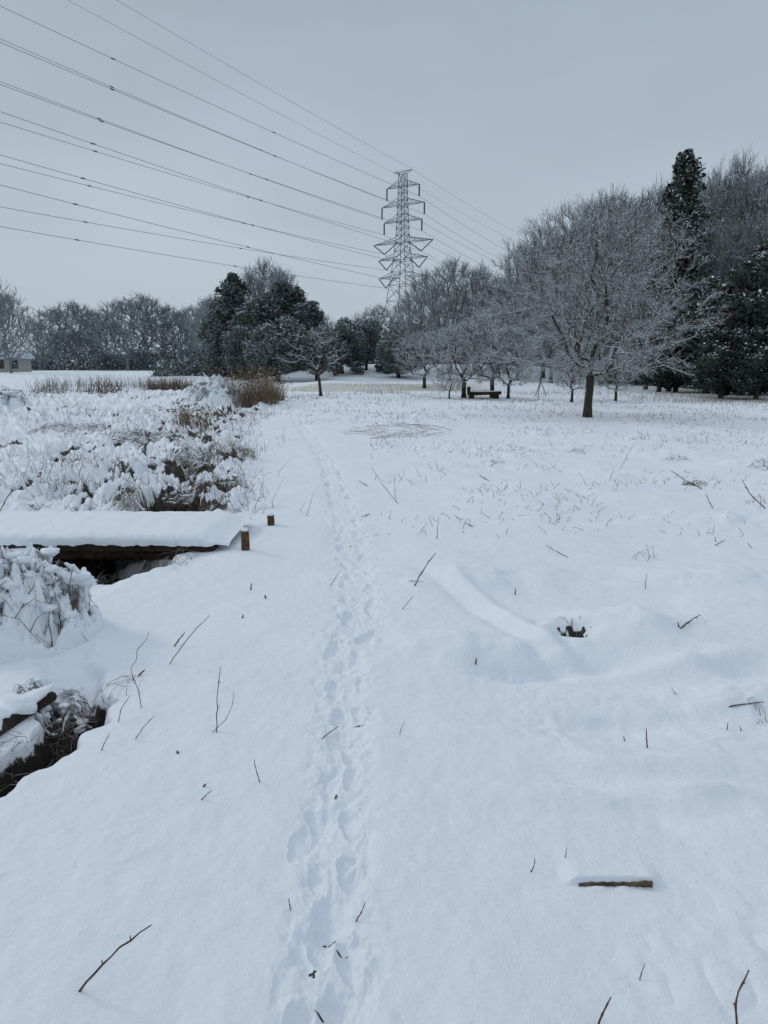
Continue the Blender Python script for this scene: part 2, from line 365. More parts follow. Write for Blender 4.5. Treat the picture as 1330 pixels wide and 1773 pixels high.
# ---------------------------------------------------------------- bare trees
def bare(seed, H, lo, Rad, fork, N, tr, twr, tl, nt=3, bf=.35, wid=.35, mats=('bark', 'twig', 'snow_bit'), bits=.25, shellp=.5, sub=.4, lean=(0, 0), leafs=0, tlm=2, droop=.0, bitr=1.5, limb=.5, pe=.62, upw=.22, flatp=0, ts=1.0):
    g = np.random.default_rng(seed)
    t = g.random(N); t = t**.8
    pr = np.where(t < wid, .55+.45*np.sin(t/wid*math.pi/2), np.sqrt(np.clip(1-((t-wid)/(1-wid))**2, 0, 1)))
    if flatp: pr = np.where(t < wid, .7+.3*np.sin(t/wid*math.pi/2), np.clip(1-((t-wid)/(1-wid))**3, 0, 1)**.4)
    an = g.random(N)*2*math.pi
    lob = 1+.16*np.sin(an*3+seed)+.1*np.sin(an*5+seed*2+t*4)
    rr = Rad*pr*lob*g.random(N)**shellp
    z = lo+(H-lo)*(t+.05*g.normal(size=N)*(1-t)); z = np.minimum(z, H*(1-.10*g.random(N)*(1+np.sin(an*4+seed))))
    A = np.stack([np.cos(an)*rr, np.sin(an)*rr, z], 1)
    A[:, 2] -= droop*(rr/Rad)**2*(1-t)
    A[:, 0] += lean[0]*A[:, 2]/H; A[:, 1] += lean[1]*A[:, 2]/H
    nodes = []; par = []; pl = []
    nf = 6
    for i in range(nf+1):
        s = i/nf; nodes.append([lean[0]*fork/H*s+.02*H/6*math.sin(s*5+seed)*s, lean[1]*fork/H*s+.02*H/6*math.cos(s*4+seed)*s, fork*s]); par.append(i-1); pl.append(fork*s)
    cap = 6*N+200
    P = np.zeros((cap, 3)); P[:len(nodes)] = nodes; n = len(nodes)
    PL = np.full(cap, 1e9); PL[nf] = fork; PL[nf-1] = fork
    par = par+[0]*(cap-len(par))
    order = np.argsort(np.linalg.norm(A-P[nf], axis=1)*(1+.15*g.normal(size=N)))
    for k in order:
        d = np.linalg.norm(P[:n]-A[k], axis=1); c = d+bf*PL[:n]; j = int(np.argmin(c)); dist = d[j]
        m = max(1, int(dist/sub)); m = min(m, 5)
        prev = j; p0 = P[j].copy()
        for q in range(1, m+1):
            if n >= cap: break
            s = q/m; pp = p0+(A[k]-p0)*s
            pp = pp+g.normal(size=3)*.045*dist*(1 if q < m else 0)-np.array([0, 0, .08*dist*math.sin(s*math.pi)])
            P[n] = pp; par[n] = prev; PL[n] = PL[prev]+np.linalg.norm(P[prev]-pp); prev = n; n += 1
    P = P[:n]; par = np.array(par[:n]); cnt = np.zeros(n)
    ch = np.zeros(n, int)
    for i in range(1, n): ch[par[i]] += 1
    cnt[ch == 0] = 1
    for i in range(n-1, 0, -1): cnt[par[i]] += cnt[i]
    rad = twr*1.2+(tr*.85-twr)*(cnt/cnt[0])**pe
    mb = MB(); pts = [tuple(P[i]-np.array([0, 0, .25 if i == 0 else 0])) for i in range(nf+1)]
    rs = [tr*(1.35-.45*min(1, i/1.5)) if i < 2 else tr*(.92-.012*i) for i in range(nf+1)]
    mb.tube(pts, rs, 10, 0, wob=.06)
    me_t = bpy.data.meshes.new('trunk'); me_t.from_pydata([tuple(v) for v in mb.v], [], mb.f); me_t.materials.append(M[mats[0]]); me_t.polygons.foreach_set('use_smooth', [True]*len(mb.f))
    idx = np.arange(nf+1, n); S0 = P[par[idx]]; S1 = P[idx]; r1 = rad[idx]; r0 = np.minimum(rad[par[idx]], r1*1.35)
    big = r1 > .35*tr*.5
    parts = []
    dd = (S1-S0)*.04
    if big.any():
        v, q = segq(S0[big]-dd[big], S1[big]+dd[big], r0[big], r1[big], 7); parts.append((v, q, 0))
    sml = ~big; v, q = segq(S0[sml]-dd[sml], S1[sml]+dd[sml], r0[sml], r1[sml], 4); parts.append((v, q, 1))
    bi = idx[cnt[idx] < max(4, N*.03)]
    base = np.repeat(P[bi], nt, 0); bd = np.repeat(nrm(P[bi]-P[par[bi]]), nt, 0)
    base = base-bd*g.random((len(base), 1))*sub*.6
    cen = np.array([lean[0]*.6, lean[1]*.6, lo+(H-lo)*.15]); od = nrm(base-cen)
    d1 = nrm(bd*.6+od*.55+g.normal(size=bd.shape)*.42*ts+np.array([0, 0, upw])); Ls = tl*(.5+.7*g.random((len(base), 1)))
    p1 = base+d1*Ls*.4; d2 = nrm(d1+g.normal(size=d1.shape)*.25*ts+np.array([0, 0, .1])); p2 = p1+d2*Ls*.35; d3 = nrm(d2+g.normal(size=d1.shape)*.3*ts); p3 = p2+d3*Ls*.3
    SA = [base, p1, p2]; SB = [p1, p2, p3]; RA = [twr, twr*.9, twr*.75]
    for q_ in range(tlm):
        s = g.random((len(base), 1)); o = base+(p2-base)*s; dv = nrm(d1+g.normal(size=d1.shape)*.6); l = Ls*(.25+.35*g.random((len(base), 1)))
        SA.append(o); SB.append(o+dv*l); RA.append(twr*.65)
    SAc = np.concatenate(SA); SBc = np.concatenate(SB); RAc = np.concatenate([np.full(len(a), r) for a, r in zip(SA, RA)])
    v, q = segq(SAc, SBc, RAc, RAc*.7, 3); parts.append((v, q, 1))
    if bits > 0:
        m = g.random(len(SAc)) < bits; a = SAc[m]; bb = SBc[m]; s = g.random((len(a), 1))*.6; L3 = (bb-a)
        o = a+L3*s+np.array([0, 0, twr*.9]); v, q = segq(o, o+L3*(.12+.25*g.random((len(a), 1))), RAc[m]*bitr, RAc[m]*bitr*.7, 4); parts.append((v, q, 2))
        m = (np.abs(nrm(S1-S0)[:, 2]) < .8) & (g.random(len(S0)) < .85)
        v, q = segq(S0[m]+np.c_[np.zeros((m.sum(), 2)), r0[m]*.7+twr*.2], S1[m]+np.c_[np.zeros((m.sum(), 2)), r1[m]*.7+twr*.2], r0[m]*limb, r1[m]*limb, 4); parts.append((v, q, 2))
    ml = list(mats)
    if leafs:
        c = p3[g.random(len(p3)) < leafs]; v, q = cards(c, g.normal(size=c.shape), twr*4, .6, g); parts.append((v, q, 3)); ml.append('redleaf')
    V, Q, I = join(parts); me_c = npmesh('crown', V, Q, ml, I)
    return me_t, me_c
def place(name, meshes, loc, s, rz, label, cat='tree', group=None):
    e = empty(name, loc, rz); e.scale = s; tag(e, label, cat, group)
    link('trunk', meshes[0], e); link('crown', meshes[1], e); return e
def ordn(i): return ['first', 'second', 'third', 'fourth', 'fifth', 'sixth', 'seventh', 'eighth', 'ninth', 'tenth', 'eleventh', 'twelfth', 'thirteenth', 'fourteenth', 'fifteenth', 'sixteenth', 'seventeenth', 'eighteenth', 'nineteenth', 'twentieth'][i]

p = gp(1017, 722)
hero = bare(11, 6.2, 1.45, 3.25, 1.3, 1050, .14, .0050, .40, nt=5, bf=.42, wid=.34, bits=.34, sub=.28, tlm=3, droop=.8, lean=(.1, 0), limb=.48, bitr=2.0, pe=.6, upw=.15)
place('bare_tree', hero, p, (1, 1, 1), 0, 'large round-crowned bare tree dusted with snow standing alone on the right side of the field')
p = gp(556, 686)
small = bare(23, 3.3, 1.45, 1.75, 1.0, 80, .085, .008, .32, nt=3, wid=.3, bits=.45, sub=.3, lean=(-.35, 0), leafs=.25, bf=.5, flatp=1, shellp=.8, limb=.8, upw=.1)
place('small_tree', small, p, (1.0, 1, 1), 0, 'small leaning bare tree with forked trunk and rusty leaves left of centre')
midv = [bare(31+i, 5.0, 1.2, 2.2, 1.1, 300, .12, .008, .42, nt=4, bf=.4, bits=.34, sub=.3, wid=.45, leafs=(.10 if i == 1 else 0), limb=.5, bitr=2, upw=.12) for i in range(2)]
for (px, py, top, wpx, v, lb) in [(803, 689, 555, 160, 0, 'thick-trunked bare snowy tree beside the dark bench'), (852, 689, 535, 160, 1, 'bare snowy tree with a forked trunk just right of the dark bench'),
        (880, 690, 585, 110, 0, 'slim bare tree between the forked trunk tree and the large round tree'), (778, 690, 635, 60, 1, 'thin low tree with rusty leaves left of the dark bench'),
        (990, 696, 600, 100, 1, 'bare tree half hidden behind the left side of the large round tree'), (1066, 694, 610, 100, 0, 'bare tree half hidden behind the right side of the large round tree'),
        (735, 672, 575, 120, 1, 'pale bare tree left of the cluster of trunks by the bench')]:
    p = gp(px, py); D = p.y; H = zat(top, D)-p.z; W = wpx/F*D
    place('bare_tree', midv[v], p, (W/4.6, W/4.6, H/5.1), px*.7, lb)
woodv = [bare(51+i, 10, 2.4, 3.3, 2.2, 280, .18, .0145, 1.0, nt=4, bits=.3, sub=.65, wid=.48, bf=.5, mats=('bark_mid_haze', 'bark_mid_haze', 'snow_haze'), limb=.5, tlm=3, upw=.18, bitr=1.8) for i in range(5)]
wood = [(705,515,85,60),(735,472,72,85),(782,444,66,105),(828,458,66,95),(868,484,72,85),(903,420,70,105),(945,388,64,120),(1000,372,56,115),(1050,324,54,145),(1105,334,54,125),(1150,308,52,125),
        (1222,292,50,135),(1262,272,48,145),(1312,282,46,135),(1365,262,46,160),(1130,400,46,120),(1240,380,44,120),(1300,365,43,130),(960,460,58,110),(900,490,60,100)]
wood.sort()
for i, (px, top, D, wpx) in enumerate(wood):
    x = xat(px, D, 6); z = gz(x, D); H = zat(top, D)-z; W = wpx/F*D*1.12
    place('woodland_tree', woodv[i % 5], (x, D, z-.1), (W/6.8, W/6.8, H/10.5), i*1.9, f'tall bare grey tree in the hillside wood, {ordn(i)} from the left of the wood', group='bare trees of the hillside wood')
back = [(860,474,92,115),(925,414,84,125),(980,392,74,120),(1080,332,66,130),(1135,322,64,120),(1190,298,62,120),(1240,298,60,120),(1290,280,58,120),(1345,280,58,130),(760,486,90,105),(845,500,85,95)]
for i, (px, top, D, wpx) in enumerate(back):
    x = xat(px, D, 6); z = gz(x, D); H = zat(top+6, D)-z; W = wpx/F*D*1.15
    place('woodland_tree', woodv[(i+2) % 5], (x, D, z-.1), (W/6.8, W/6.8, H/10.5), i*2.3+1, 'tall bare grey tree in the back rows of the hillside wood', group='back row trees of the hillside wood')
farv = [bare(71+i, 10, 2.0, 3.8, 1.8, 300, .22, .024, 1.0, nt=3, bits=.12, sub=.7, wid=.5, bf=.45, mats=('bark_far_haze', 'bark_far_haze', 'snow_haze'), upw=.1) for i in range(5)]
fl = [(-15,480,95,90),(12,508,100,80),(66,556,140,70),(98,532,138,100),(134,522,140,80),(164,536,138,70),(190,540,140,60),(218,518,135,100),(250,510,138,100),(288,528,138,80),(313,540,140,80),(342,530,136,90),(368,514,120,70)]
for i, (px, top, D, wpx) in enumerate(fl):
    x = xat(px, D, 6); z = gz(x, D); H = zat(top, D)-z; W = wpx/F*D*1.15
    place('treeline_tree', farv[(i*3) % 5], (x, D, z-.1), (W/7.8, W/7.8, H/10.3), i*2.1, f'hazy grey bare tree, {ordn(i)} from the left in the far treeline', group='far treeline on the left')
gr = [(375,508,84,70,'bare grey tree at the left edge of the dark conifer grove'),(458,450,80,110,'tallest bare tree rising between the dark conifers of the grove'),(436,470,84,80,'bare tree just left of the tallest one in the conifer grove'),(485,462,84,90,'bare tree just right of the tallest one in the conifer grove'),(655,526,95,80,'bare tree behind the foot of the pylon'),(625,548,90,60,'low bare tree left of the foot of the pylon'),(560,545,90,60,'low bare tree right behind the conifer grove')]
for i, (px, top, D, wpx, lb) in enumerate(gr):
    x = xat(px, D, 6); z = gz(x, D); H = zat(top, D)-z; W = wpx/F*D*1.1
    place('grove_tree', woodv[i % 5], (x, D, z-.1), (W/6.8, W/6.8, H/10.5), i*2.1, lb)

# ---------------------------------------------------------------- evergreens
def conifer(seed, H, Rad, nb, card, mats, snowf=.22, base=.08, pw=.8):
    g = np.random.default_rng(seed)
    mb = MB(); mb.tube([(0, 0, -.2), (0.03, 0, H*.5), (0, 0, H*.97)], [Rad*.07, Rad*.045, .01], 8)
    mt = bpy.data.meshes.new('trunk'); mt.from_pydata([tuple(v) for v in mb.v], [], mb.f); mt.materials.append(M['bark'])
    t = base+(1-base)*g.random(nb)**.85; an = g.random(nb)*2*math.pi
    L = Rad*(1-t)**pw*(.4+.75*g.random(nb))*(1+.2*np.sin(an*2+seed)+.22*np.sin(t*31+an*3))+.05*Rad
    C = []; Nn = []; top = []
    for k in range(nb):
        m = max(5, int(24*L[k]/Rad)+5); s = g.random(m)**.7
        d = np.array([math.cos(an[k]), math.sin(an[k]), 0])
        lat = np.array([-d[1], d[0], 0])*(g.normal(size=(m, 1))*.15*L[k]*(1.1-s[:, None]*.6))
        zz = H*t[k]+.25*L[k]*s-.45*L[k]*s*s+g.normal(size=m)*.014*H
        c = d*s[:, None]*L[k]+lat; c[:, 2] = np.minimum(zz, H*1.0); C.append(c)
        Nn.append(np.array([0, 0, 1])+g.normal(size=(m, 3))*.6+d*.5)
        top.append(g.random(m) < snowf)
    C = np.concatenate(C); Nn = np.concatenate(Nn); top = np.concatenate(top)
    v, q = cards(C, Nn, card*(.6+.8*g.random(len(C))), .45, g)
    C2 = C[top]+[0, 0, card*.3]; v2, q2 = cards(C2, g.normal(size=C2.shape)*.35+[0, 0, 1], card*.65, .6, g)
    V, Q, I = join([(v, q, 0), (v2, q2, 1)]); return mt, npmesh('crown', V, Q, mats, I)
def evergreen(seed, H, Rad, ncl, ncard, card, mats, snowf=.5, trunk_h=.25, flat_=.8, taper=0):
    g = np.random.default_rng(seed)
    mb = MB(); mb.tube([(0, 0, -.2), (.02*H, 0, H*.35), (0, 0, H*.7)], [Rad*.09, Rad*.06, .02], 8)
    mt = bpy.data.meshes.new('trunk'); mt.from_pydata([tuple(v) for v in mb.v], [], mb.f); mt.materials.append(M['bark'])
    u = nrm(g.normal(size=(ncl, 3))); rr = g.random((ncl, 1))**.45; cc = u*rr*[Rad*.82, Rad*.82, H*(1-trunk_h)*.45]+[0, 0, H*(trunk_h+(1-trunk_h)*.48)]
    if taper: cc[:, :2] *= (1-taper*np.clip(cc[:, 2:3]/H, 0, 1))
    cr = Rad*(.2+.22*g.random(ncl))
    K = np.repeat(np.arange(ncl), ncard); d = nrm(g.normal(size=(len(K), 3))); f = g.random((len(K), 1))**.35
    C = cc[K]+d*f*cr[K][:, None]*[1, 1, flat_]
    kp = C[:, 2] > .02; C = C[kp]; d = d[kp]
    top = (d[:, 2] > .25) & (g.random(len(C)) < snowf)
    v, q = cards(C, d+g.normal(size=C.shape)*.5, card*(.6+.8*g.random(len(C))), .55, g)
    C2 = C[top]+[0, 0, card*.4]; v2, q2 = cards(C2, g.normal(size=C2.shape)*.35+[0, 0, 1], card*.9, .7, g)
    V, Q, I = join([(v, q, 0), (v2, q2, 1)]); return mt, npmesh('crown', V, Q, mats, I)
con = conifer(5, 10, 2.5, 620, .15, ['leaf', 'snow_bit'], .38, pw=.46)
con2 = conifer(6, 10, 2.8, 420, .20, ['leaf_mid_haze', 'snow_haze'], .35, pw=.5)
evg = evergreen(18, 10, 3.2, 60, 260, .17, ['leaf_mid_haze', 'snow_haze'], .55, .03, taper=.55)
x = xat(1180, 43, 9); z = gz(x, 43)
place('conifer_tree', con, (x, 43, z), (1.0, 1.0, (zat(262, 43)-z)/10.0), 0, 'tall dark conifer with snow patches rising above the hillside wood')
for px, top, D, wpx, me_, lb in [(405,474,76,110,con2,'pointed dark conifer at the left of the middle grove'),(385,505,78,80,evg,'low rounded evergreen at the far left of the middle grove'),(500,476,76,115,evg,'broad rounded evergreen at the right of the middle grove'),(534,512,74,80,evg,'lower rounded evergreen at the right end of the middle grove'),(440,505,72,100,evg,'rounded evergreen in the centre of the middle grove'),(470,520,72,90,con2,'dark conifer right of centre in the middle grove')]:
    x = xat(px, D, 5); z = gz(x, D); W = wpx/F*D
    place('conifer_tree' if me_ is con2 else 'evergreen_tree', me_, (x, D, z), (W/5.4, W/5.4, (zat(top, D)-z)/10), px, lb)
evd = evergreen(8, 6, 2.4, 60, 330, .11, ['leaf', 'snow_bit'], .32, .05)
evs = evergreen(9, 4, 2.2, 42, 260, .10, ['leaf_mid_haze', 'snow_haze'], .85, .08)
for px, top, D, wpx, lb in [(1295,425,36,170,'big dark leafy evergreen at the right edge of the wood'),(1352,390,37,150,'dark evergreen cut off by the right edge of the photo'),(1235,470,38,130,'dark leafy evergreen just right of the tall conifer'),(1180,500,40,110,'dark evergreen beneath the tall conifer'),(1262,560,34,120,'low dark evergreen at the foot of the wood on the right'),(1150,560,40,100,'low dark evergreen behind the crown of the large round tree'),(1325,560,33,110,'lowest dark evergreen near the right edge of the photo')]:
    x = xat(px, D, 4); z = gz(x, D); W = wpx/F*D
    place('evergreen_tree', evd, (x, D, z-.2), (W/4.8, W/4.8, (zat(top, D)-z+.2)/6), px*1.3, lb)
for px, top, D, wpx, lb in [(480,545,62,120,'snow-laden evergreen in front of the middle grove'),(548,560,62,80,'snow-laden evergreen behind the small leaning tree'),(592,545,66,90,'white-topped evergreen right of the small leaning tree'),(634,548,68,70,'white-topped evergreen left of the pylon foot'),(425,560,66,90,'snow-flecked evergreen under the pointed dark conifer'),(690,585,62,90,'snow-flecked evergreen right of the pylon foot')]:
    x = xat(px, D, 3); z = gz(x, D); W = wpx/F*D
    place('evergreen_tree', evs, (x, D, z-.2), (W/4.4, W/4.4, (zat(top, D)-z+.2)/4), px*1.3, lb)
shr = evergreen(10, 1.2, .7, 18, 130, .06, ['leaf_mid_haze', 'snow_bit'], .9, .12)
for i, (px, py, top, wpx) in enumerate([(580,643,622,26),(619,642,621,32),(668,646,627,38),(655,640,628,20)]):
    D = 64+i; x = xat(px, D, 1.5); z = gz(x, D); W = wpx/F*D
    place('round_shrub', shr, (x, D, z-.1), (W/1.3, W/1.3, max(.8, (zat(top, D)-z))/1.2), px, ['small round snow-capped shrub, leftmost on the snowy bank', 'small round snow-capped shrub in the middle of the snowy bank', 'round snow-capped shrub, rightmost on the snowy bank', 'smallest snow-capped shrub squeezed between two larger ones on the bank'][i], 'shrub', 'round shrubs on the snowy bank')
def band(name, lab, n, fx, mats, card, snowf, seed):
    g = np.random.default_rng(seed); x, y, hh = fx(g, n); z = hgt(x, y)+hh*g.random(n)**1.3
    C = np.stack([x, y, z], 1); v, q = cards(C, g.normal(size=C.shape), card*(.5+g.random(n)), .5, g)
    I = (g.random(n) < snowf).astype(int); o = link(name, npmesh(name, v, q, mats, I)); return tag(o, lab, 'undergrowth', kind='stuff')
def f1(g, n):
    y = 34+g.random(n)**1.0*62; xe = 20-12*(y-36)/84; x = xe+1.5+g.random(n)**1.5*14
    return x, y, (1.2+2.6*np.clip(fbm(x*.3, y*.3, 2, 2)+.5, 0, 1.2))*sm(0, 4, x-xe)
band('undergrowth', 'dark tangled undergrowth covering the floor of the hillside wood', 60000, f1, ['leaf_mid_haze', 'snow_haze'], .12, .24, 1)
def f2(g, n):
    x = -100+g.random(n)*72; y = 141+g.random(n)*8-np.clip(x+60, 0, 40)*.3; return x, y, 3.0+4.5*np.clip(fbm(x*.15, y*.1, 2, 3)+.4, 0, 1)
band('distant_thicket', 'hazy grey thicket at the foot of the far treeline', 32000, f2, ['bark_far_haze', 'snow_haze'], .24, .10, 2)
def f3(g, n):
    x = -26+g.random(n)*36; y = 80+g.random(n)*12; return x, y, 1.5+3.5*np.clip(fbm(x*.25, y*.2, 2, 5)+.4, 0, 1)
band('grove_thicket', 'dark snow-flecked thicket between the middle grove and the pylon', 26000, f3, ['leaf_mid_haze', 'snow_haze'], .19, .28, 3)

# ---------------------------------------------------------------- stems
def stems(x, y, hh, lean, r, g, nseg=3, z=None, k=3):
    n = len(x); z = hgt(x, y)-.03 if z is None else z
    P = np.stack([x, y, z], 1); d = nrm(np.c_[g.normal(size=(n, 2))*lean, np.ones(n)]); A = []; B = []; RA = []; L = (hh/nseg)[:, None]
    for i in range(nseg):
        Q_ = P+d*L; A.append(P); B.append(Q_); RA.append(r*(1-.25*i)); P = Q_; d = nrm(d+np.c_[g.normal(size=(n, 2))*lean*.6, -np.full(n, lean*.35)])
    A = np.concatenate(A); B = np.concatenate(B); RR = np.concatenate([np.broadcast_to(a, (n,)) for a in RA]); v, q = segq(A, B, RR, RR*.8, k); return v, q, P
g = np.random.default_rng(5)
n = 15000; yy = 6.5+g.random(n)**.8*32; xx = (-.12+g.random(n)*.66)*yy; keep = fbm(xx*.5, yy*.6, 2, 14)+.25*g.normal(size=n)+(yy-14)*.012 > .2; keep &= ~((xx < -.02*yy) & (yy < 20)); xx = xx[keep]; yy = yy[keep]
v, q, _ = stems(xx, yy, .05+.13*g.random(len(xx))**2.2, .7, .0022+.00018*yy, g, 2)
tag(link('field_stubble', npmesh('field_stubble', v, q, ['straw'])), 'short dry stubble poking through the snow of the open field', 'stubble', kind='stuff')
def strip(name, lab, pts, hgtm, n, r, mats='straw', lean=.18, seed=1):
    g = np.random.default_rng(seed); X = []; Y = []
    for (x0, y0, x1, y1, wd) in pts:
        m = n//len(pts); t = g.random(m); X.append(x0+(x1-x0)*t+g.normal(size=m)*wd*.3); Y.append(y0+(y1-y0)*t+g.normal(size=m)*wd)
    X = np.concatenate(X); Y = np.concatenate(Y); k = fbm(X*.5, Y*.4, 2, 44)+.3*g.normal(size=len(X)) > -.05; X = X[k]; Y = Y[k]
    v, q, tip = stems(X, Y, hgtm*(.3+.7*g.random(len(X))), lean, r, g, 3)
    return tag(link(name, npmesh(name, v, q, [mats])), lab, 'reeds', kind='stuff')
strip('reed_strip', 'pale brown reeds standing along the far edge of the rough bank', [(xat(80,50), 50, xat(330,46), 46, 1.2), (xat(250,44), 44, xat(330,42), 42, .8), (xat(60,38), 38, xat(200,36), 36, 1.0)], 1.0, 2200, .010, 'brush', lean=.3, seed=2)
strip('grass_verge', 'thin dry grass along the far edge of the open field', [(xat(490,44), 45, xat(760,46), 47, .8), (xat(860,38), 38, xat(1330,34), 34, 1.0), (xat(560,40), 40, xat(700,38), 38, 1), (xat(1100,33), 33, xat(1340,31), 31, .6)], .3, 2200, .006, seed=3)
n = 11000; t = g.random(n); yy = 7.6+27*t**1.6; xd = np.interp(yy, DC[:, 1], DC[:, 0]); off = g.normal(size=n)*.5+.15; wide = g.random(n) < .6; off = np.where(wide, -g.random(n)*.38*yy, off*(.7+yy*.03)); xx = xd+off
keep = (fbm(xx*1.1, yy*.8, 2, 15)+.35*g.normal(size=n) > np.where(wide, .28, .10)); xx = xx[keep]; yy = yy[keep]
v, q, _ = stems(xx, yy, (.06+.26*g.random(len(xx))**2)*(1+.02*yy), .8, .0018+.0002*yy, g, 4)
v1, q1, _ = stems(xx[::3]+.1, yy[::3], (.15+.38*g.random(len(xx[::3]))), .35, .0020+.0002*yy[::3], g, 4)
V, Q, I = join([(v, q, 0), (v1, q1, 1)])
tag(link('bank_brush', npmesh('bank_brush', V, Q, ['brush', 'straw'], I)), 'dry brown weed stems tangled along the snowy ditch bank', 'weeds', kind='stuff')
n = 1500; a = g.random(n) < .75
xx = np.where(a, -3.05+1.45*g.random(n), 0); yy = np.where(a, 5.5+1.0*g.random(n), 1.9+1.45*g.random(n)); xc = np.interp(yy, DC[:, 1], DC[:, 0]); xx = np.where(a, xx, xc-.05+g.normal(size=n)*.06)
v, q, _ = stems(xx, yy, .08+.24*g.random(n), .9, .0020, g, 4)
tag(link('ditch_rushes', npmesh('ditch_rushes', v, q, ['brush'])), 'thin dark rushes and roots inside the ditch openings', 'rushes', kind='stuff')

# ---------------------------------------------------------------- snowy bushes
def bush(px, py, rad, hh, n, r, label, seed, loc=None, cat='bush', sn=1.6, blobs=1.0, reach=1.0, sprob=.6, core=0, nx_=34):
    rr = random.Random(seed); random.seed(seed); p = loc or gp(px, py); e = empty('snowy_bush' if cat == 'bush' else cat.replace(' ', '_'), p); tag(e, label, cat)
    loc_ = Local(p.x, p.y, rad*1.5)
    st = MB(); so = MB()
    if core:
        U, Vv = np.meshgrid(np.linspace(-1.05, 1.05, nx_), np.linspace(-1.05, 1.05, nx_), indexing='ij')
        NZ = 1.3*fbm(U*4.5, Vv*4.5, 4, seed+5)+.45*fbm(U*14, Vv*14, 2, seed+6)
        for i in range(nx_):
            for j in range(nx_):
                u = U[i, j]*rad; v_ = Vv[i, j]*rad; q = math.hypot(u, v_)/(rad*1.05)
                hgt_ = core*hh*max(0, 1-q*q)**.6*(1+NZ[i, j]) if q < 1 else -.05
                so.v.append(Vector((u, v_, loc_(p.x+u, p.y+v_)-p.z-.02+hgt_)))
        for i in range(nx_-1):
            for j in range(nx_-1): so.f.append((i*nx_+j, (i+1)*nx_+j, (i+1)*nx_+j+1, i*nx_+j+1)); so.m.append(0)
    for i in range(n):
        a = rr.uniform(0, 6.28); q = rr.random()**.5*rad; b = a+rr.uniform(.6, 2.6); q2 = rad*(.3+.8*rr.random())*reach
        p0 = Vector((math.cos(a)*q, math.sin(a)*q, 0)); p1 = Vector((math.cos(b)*q2, math.sin(b)*q2, 0)); hp = hh*rr.uniform(.4, 1.15)*(1-.4*(q/rad))
        pts = []; m = 10; tend = rr.uniform(.65, 1)
        for k in range(m):
            t = k/(m-1)*tend; z = 4*hp*t*(1-t)*(1 if t < .5 else .9); w_ = p0.lerp(p1, t)+Vector((rr.uniform(-1, 1), rr.uniform(-1, 1), rr.uniform(-1, 1)))*r*3
            gl = loc_(p.x+w_.x, p.y+w_.y)-p.z; pts.append(Vector((w_.x, w_.y, gl-.02+z)))
        st.tube(pts, [r*(1-.6*k/m) for k in range(m)], 5, 0 if rr.random() < .6 else 1, cap=False)
        if rr.random() < sprob:
            a0 = rr.randint(1, 5); a1 = rr.randint(a0+2, min(m-1, a0+4)); sub = [v+Vector((0, 0, r*sn*.6)) for v in pts[a0:a1+1]]
            rs = [r*sn*(.3+.7*math.sin(math.pi*(k+.5)/len(sub)))*rr.uniform(.5, 1.3) for k in range(len(sub))]
            so.tube(sub, rs, 7, 0, cap=True, wob=.25)
            if rr.random() < .5*blobs:
                c = sub[len(sub)//2]; q = r*sn*rr.uniform(1.0, 2.2); so.blob(c, (q*1.7, q*1.5, q*.7), 0, wob=.25)
    st.build('stems', ['brush', 'straw'], e, True)
    if so.v:
        o = so.build('snow_cover', 'snow', e, True)
        if not core: o['kind'] = 'stuff'
    return e
bush(42, 1098, .44, .58, 460, .0028, 'rounded heap of arching vines bent under thick snow at the left edge beside the ditch', 1, sn=7.0, blobs=1.6, sprob=.45, core=.5, nx_=80)
bush(100, 1262, .22, .13, 90, .0019, 'low snow-loaded brambles hanging over the dark gap at lower left', 2, sn=4.5, blobs=1.0, sprob=.4, loc=Vector((-1.66, 3.3, gz(-1.8, 3.3)+.0)))
bush(370, 692, 1.25, 1.0, 260, .009, 'round snow-covered bush beside the brown reeds on the left bank', 3, sn=4.6, blobs=1.4, sprob=.6, core=.6, nx_=50)
bush(5, 702, .9, .75, 140, .009, 'snow-covered bush at the left edge of the photo beyond the rough bank', 4, sn=4.4, blobs=1.5, sprob=.6, core=.6)
bush(345, 800, .5, .32, 90, .004, 'bramble clump with snow in the middle of the ditch bank', 5, sn=3.6, sprob=.35, blobs=1.2)
bush(238, 885, .33, .28, 80, .003, 'bramble clump just behind the snowy footbridge', 6, sn=3.6, sprob=.35, blobs=1.2)
bush(325, 872, .36, .25, 85, .003, 'brown bramble clump above the right end of the snowy footbridge', 7, sn=3.6, sprob=.35, blobs=1.2)
bush(250, 765, .9, .24, 90, .0045, 'wide snow-weighed bramble patch left of the ditch', 8, sn=3.6, blobs=1.2, sprob=.4)
bush(120, 745, 1.0, .2, 60, .0045, 'low snow-buried bramble hump on the left bank', 9, sn=3.6, blobs=1.2, sprob=.4)
bush(120, 840, .5, .2, 40, .003, 'low snow-loaded weeds on the left bank behind the footbridge', 31, sn=3.6, blobs=1.2, sprob=.4)
bush(400, 845, .3, .2, 60, .0028, 'small straw-coloured tussock at the right of the ditch brambles', 10, sn=3, sprob=.3)
bush(420, 790, .3, .18, 50, .0032, 'small snowy tussock at the right of the ditch below the reeds', 12, sn=3, sprob=.3)
bush(690, 744, 1.5, .12, 46, .0042, 'flattened scatter of dry straw stalks lying in the middle of the field', 13, cat='straw heap', sprob=0, reach=.9)
bush(1200, 840, .2, .1, 22, .004, 'small clump of broken brown stalks in the snow on the right of the field', 14, cat='weed clump', sn=1.3, sprob=0)
bush(1120, 968, .16, .13, 8, .0016, 'small withered weed clump right of the field above the snow pit', 15, cat='weed clump', sn=1.6, sprob=0)
bush(1312, 872, .2, .12, 7, .003, 'withered stalk clump by the right edge of the photo', 16, cat='weed clump', sn=1.5, sprob=0)
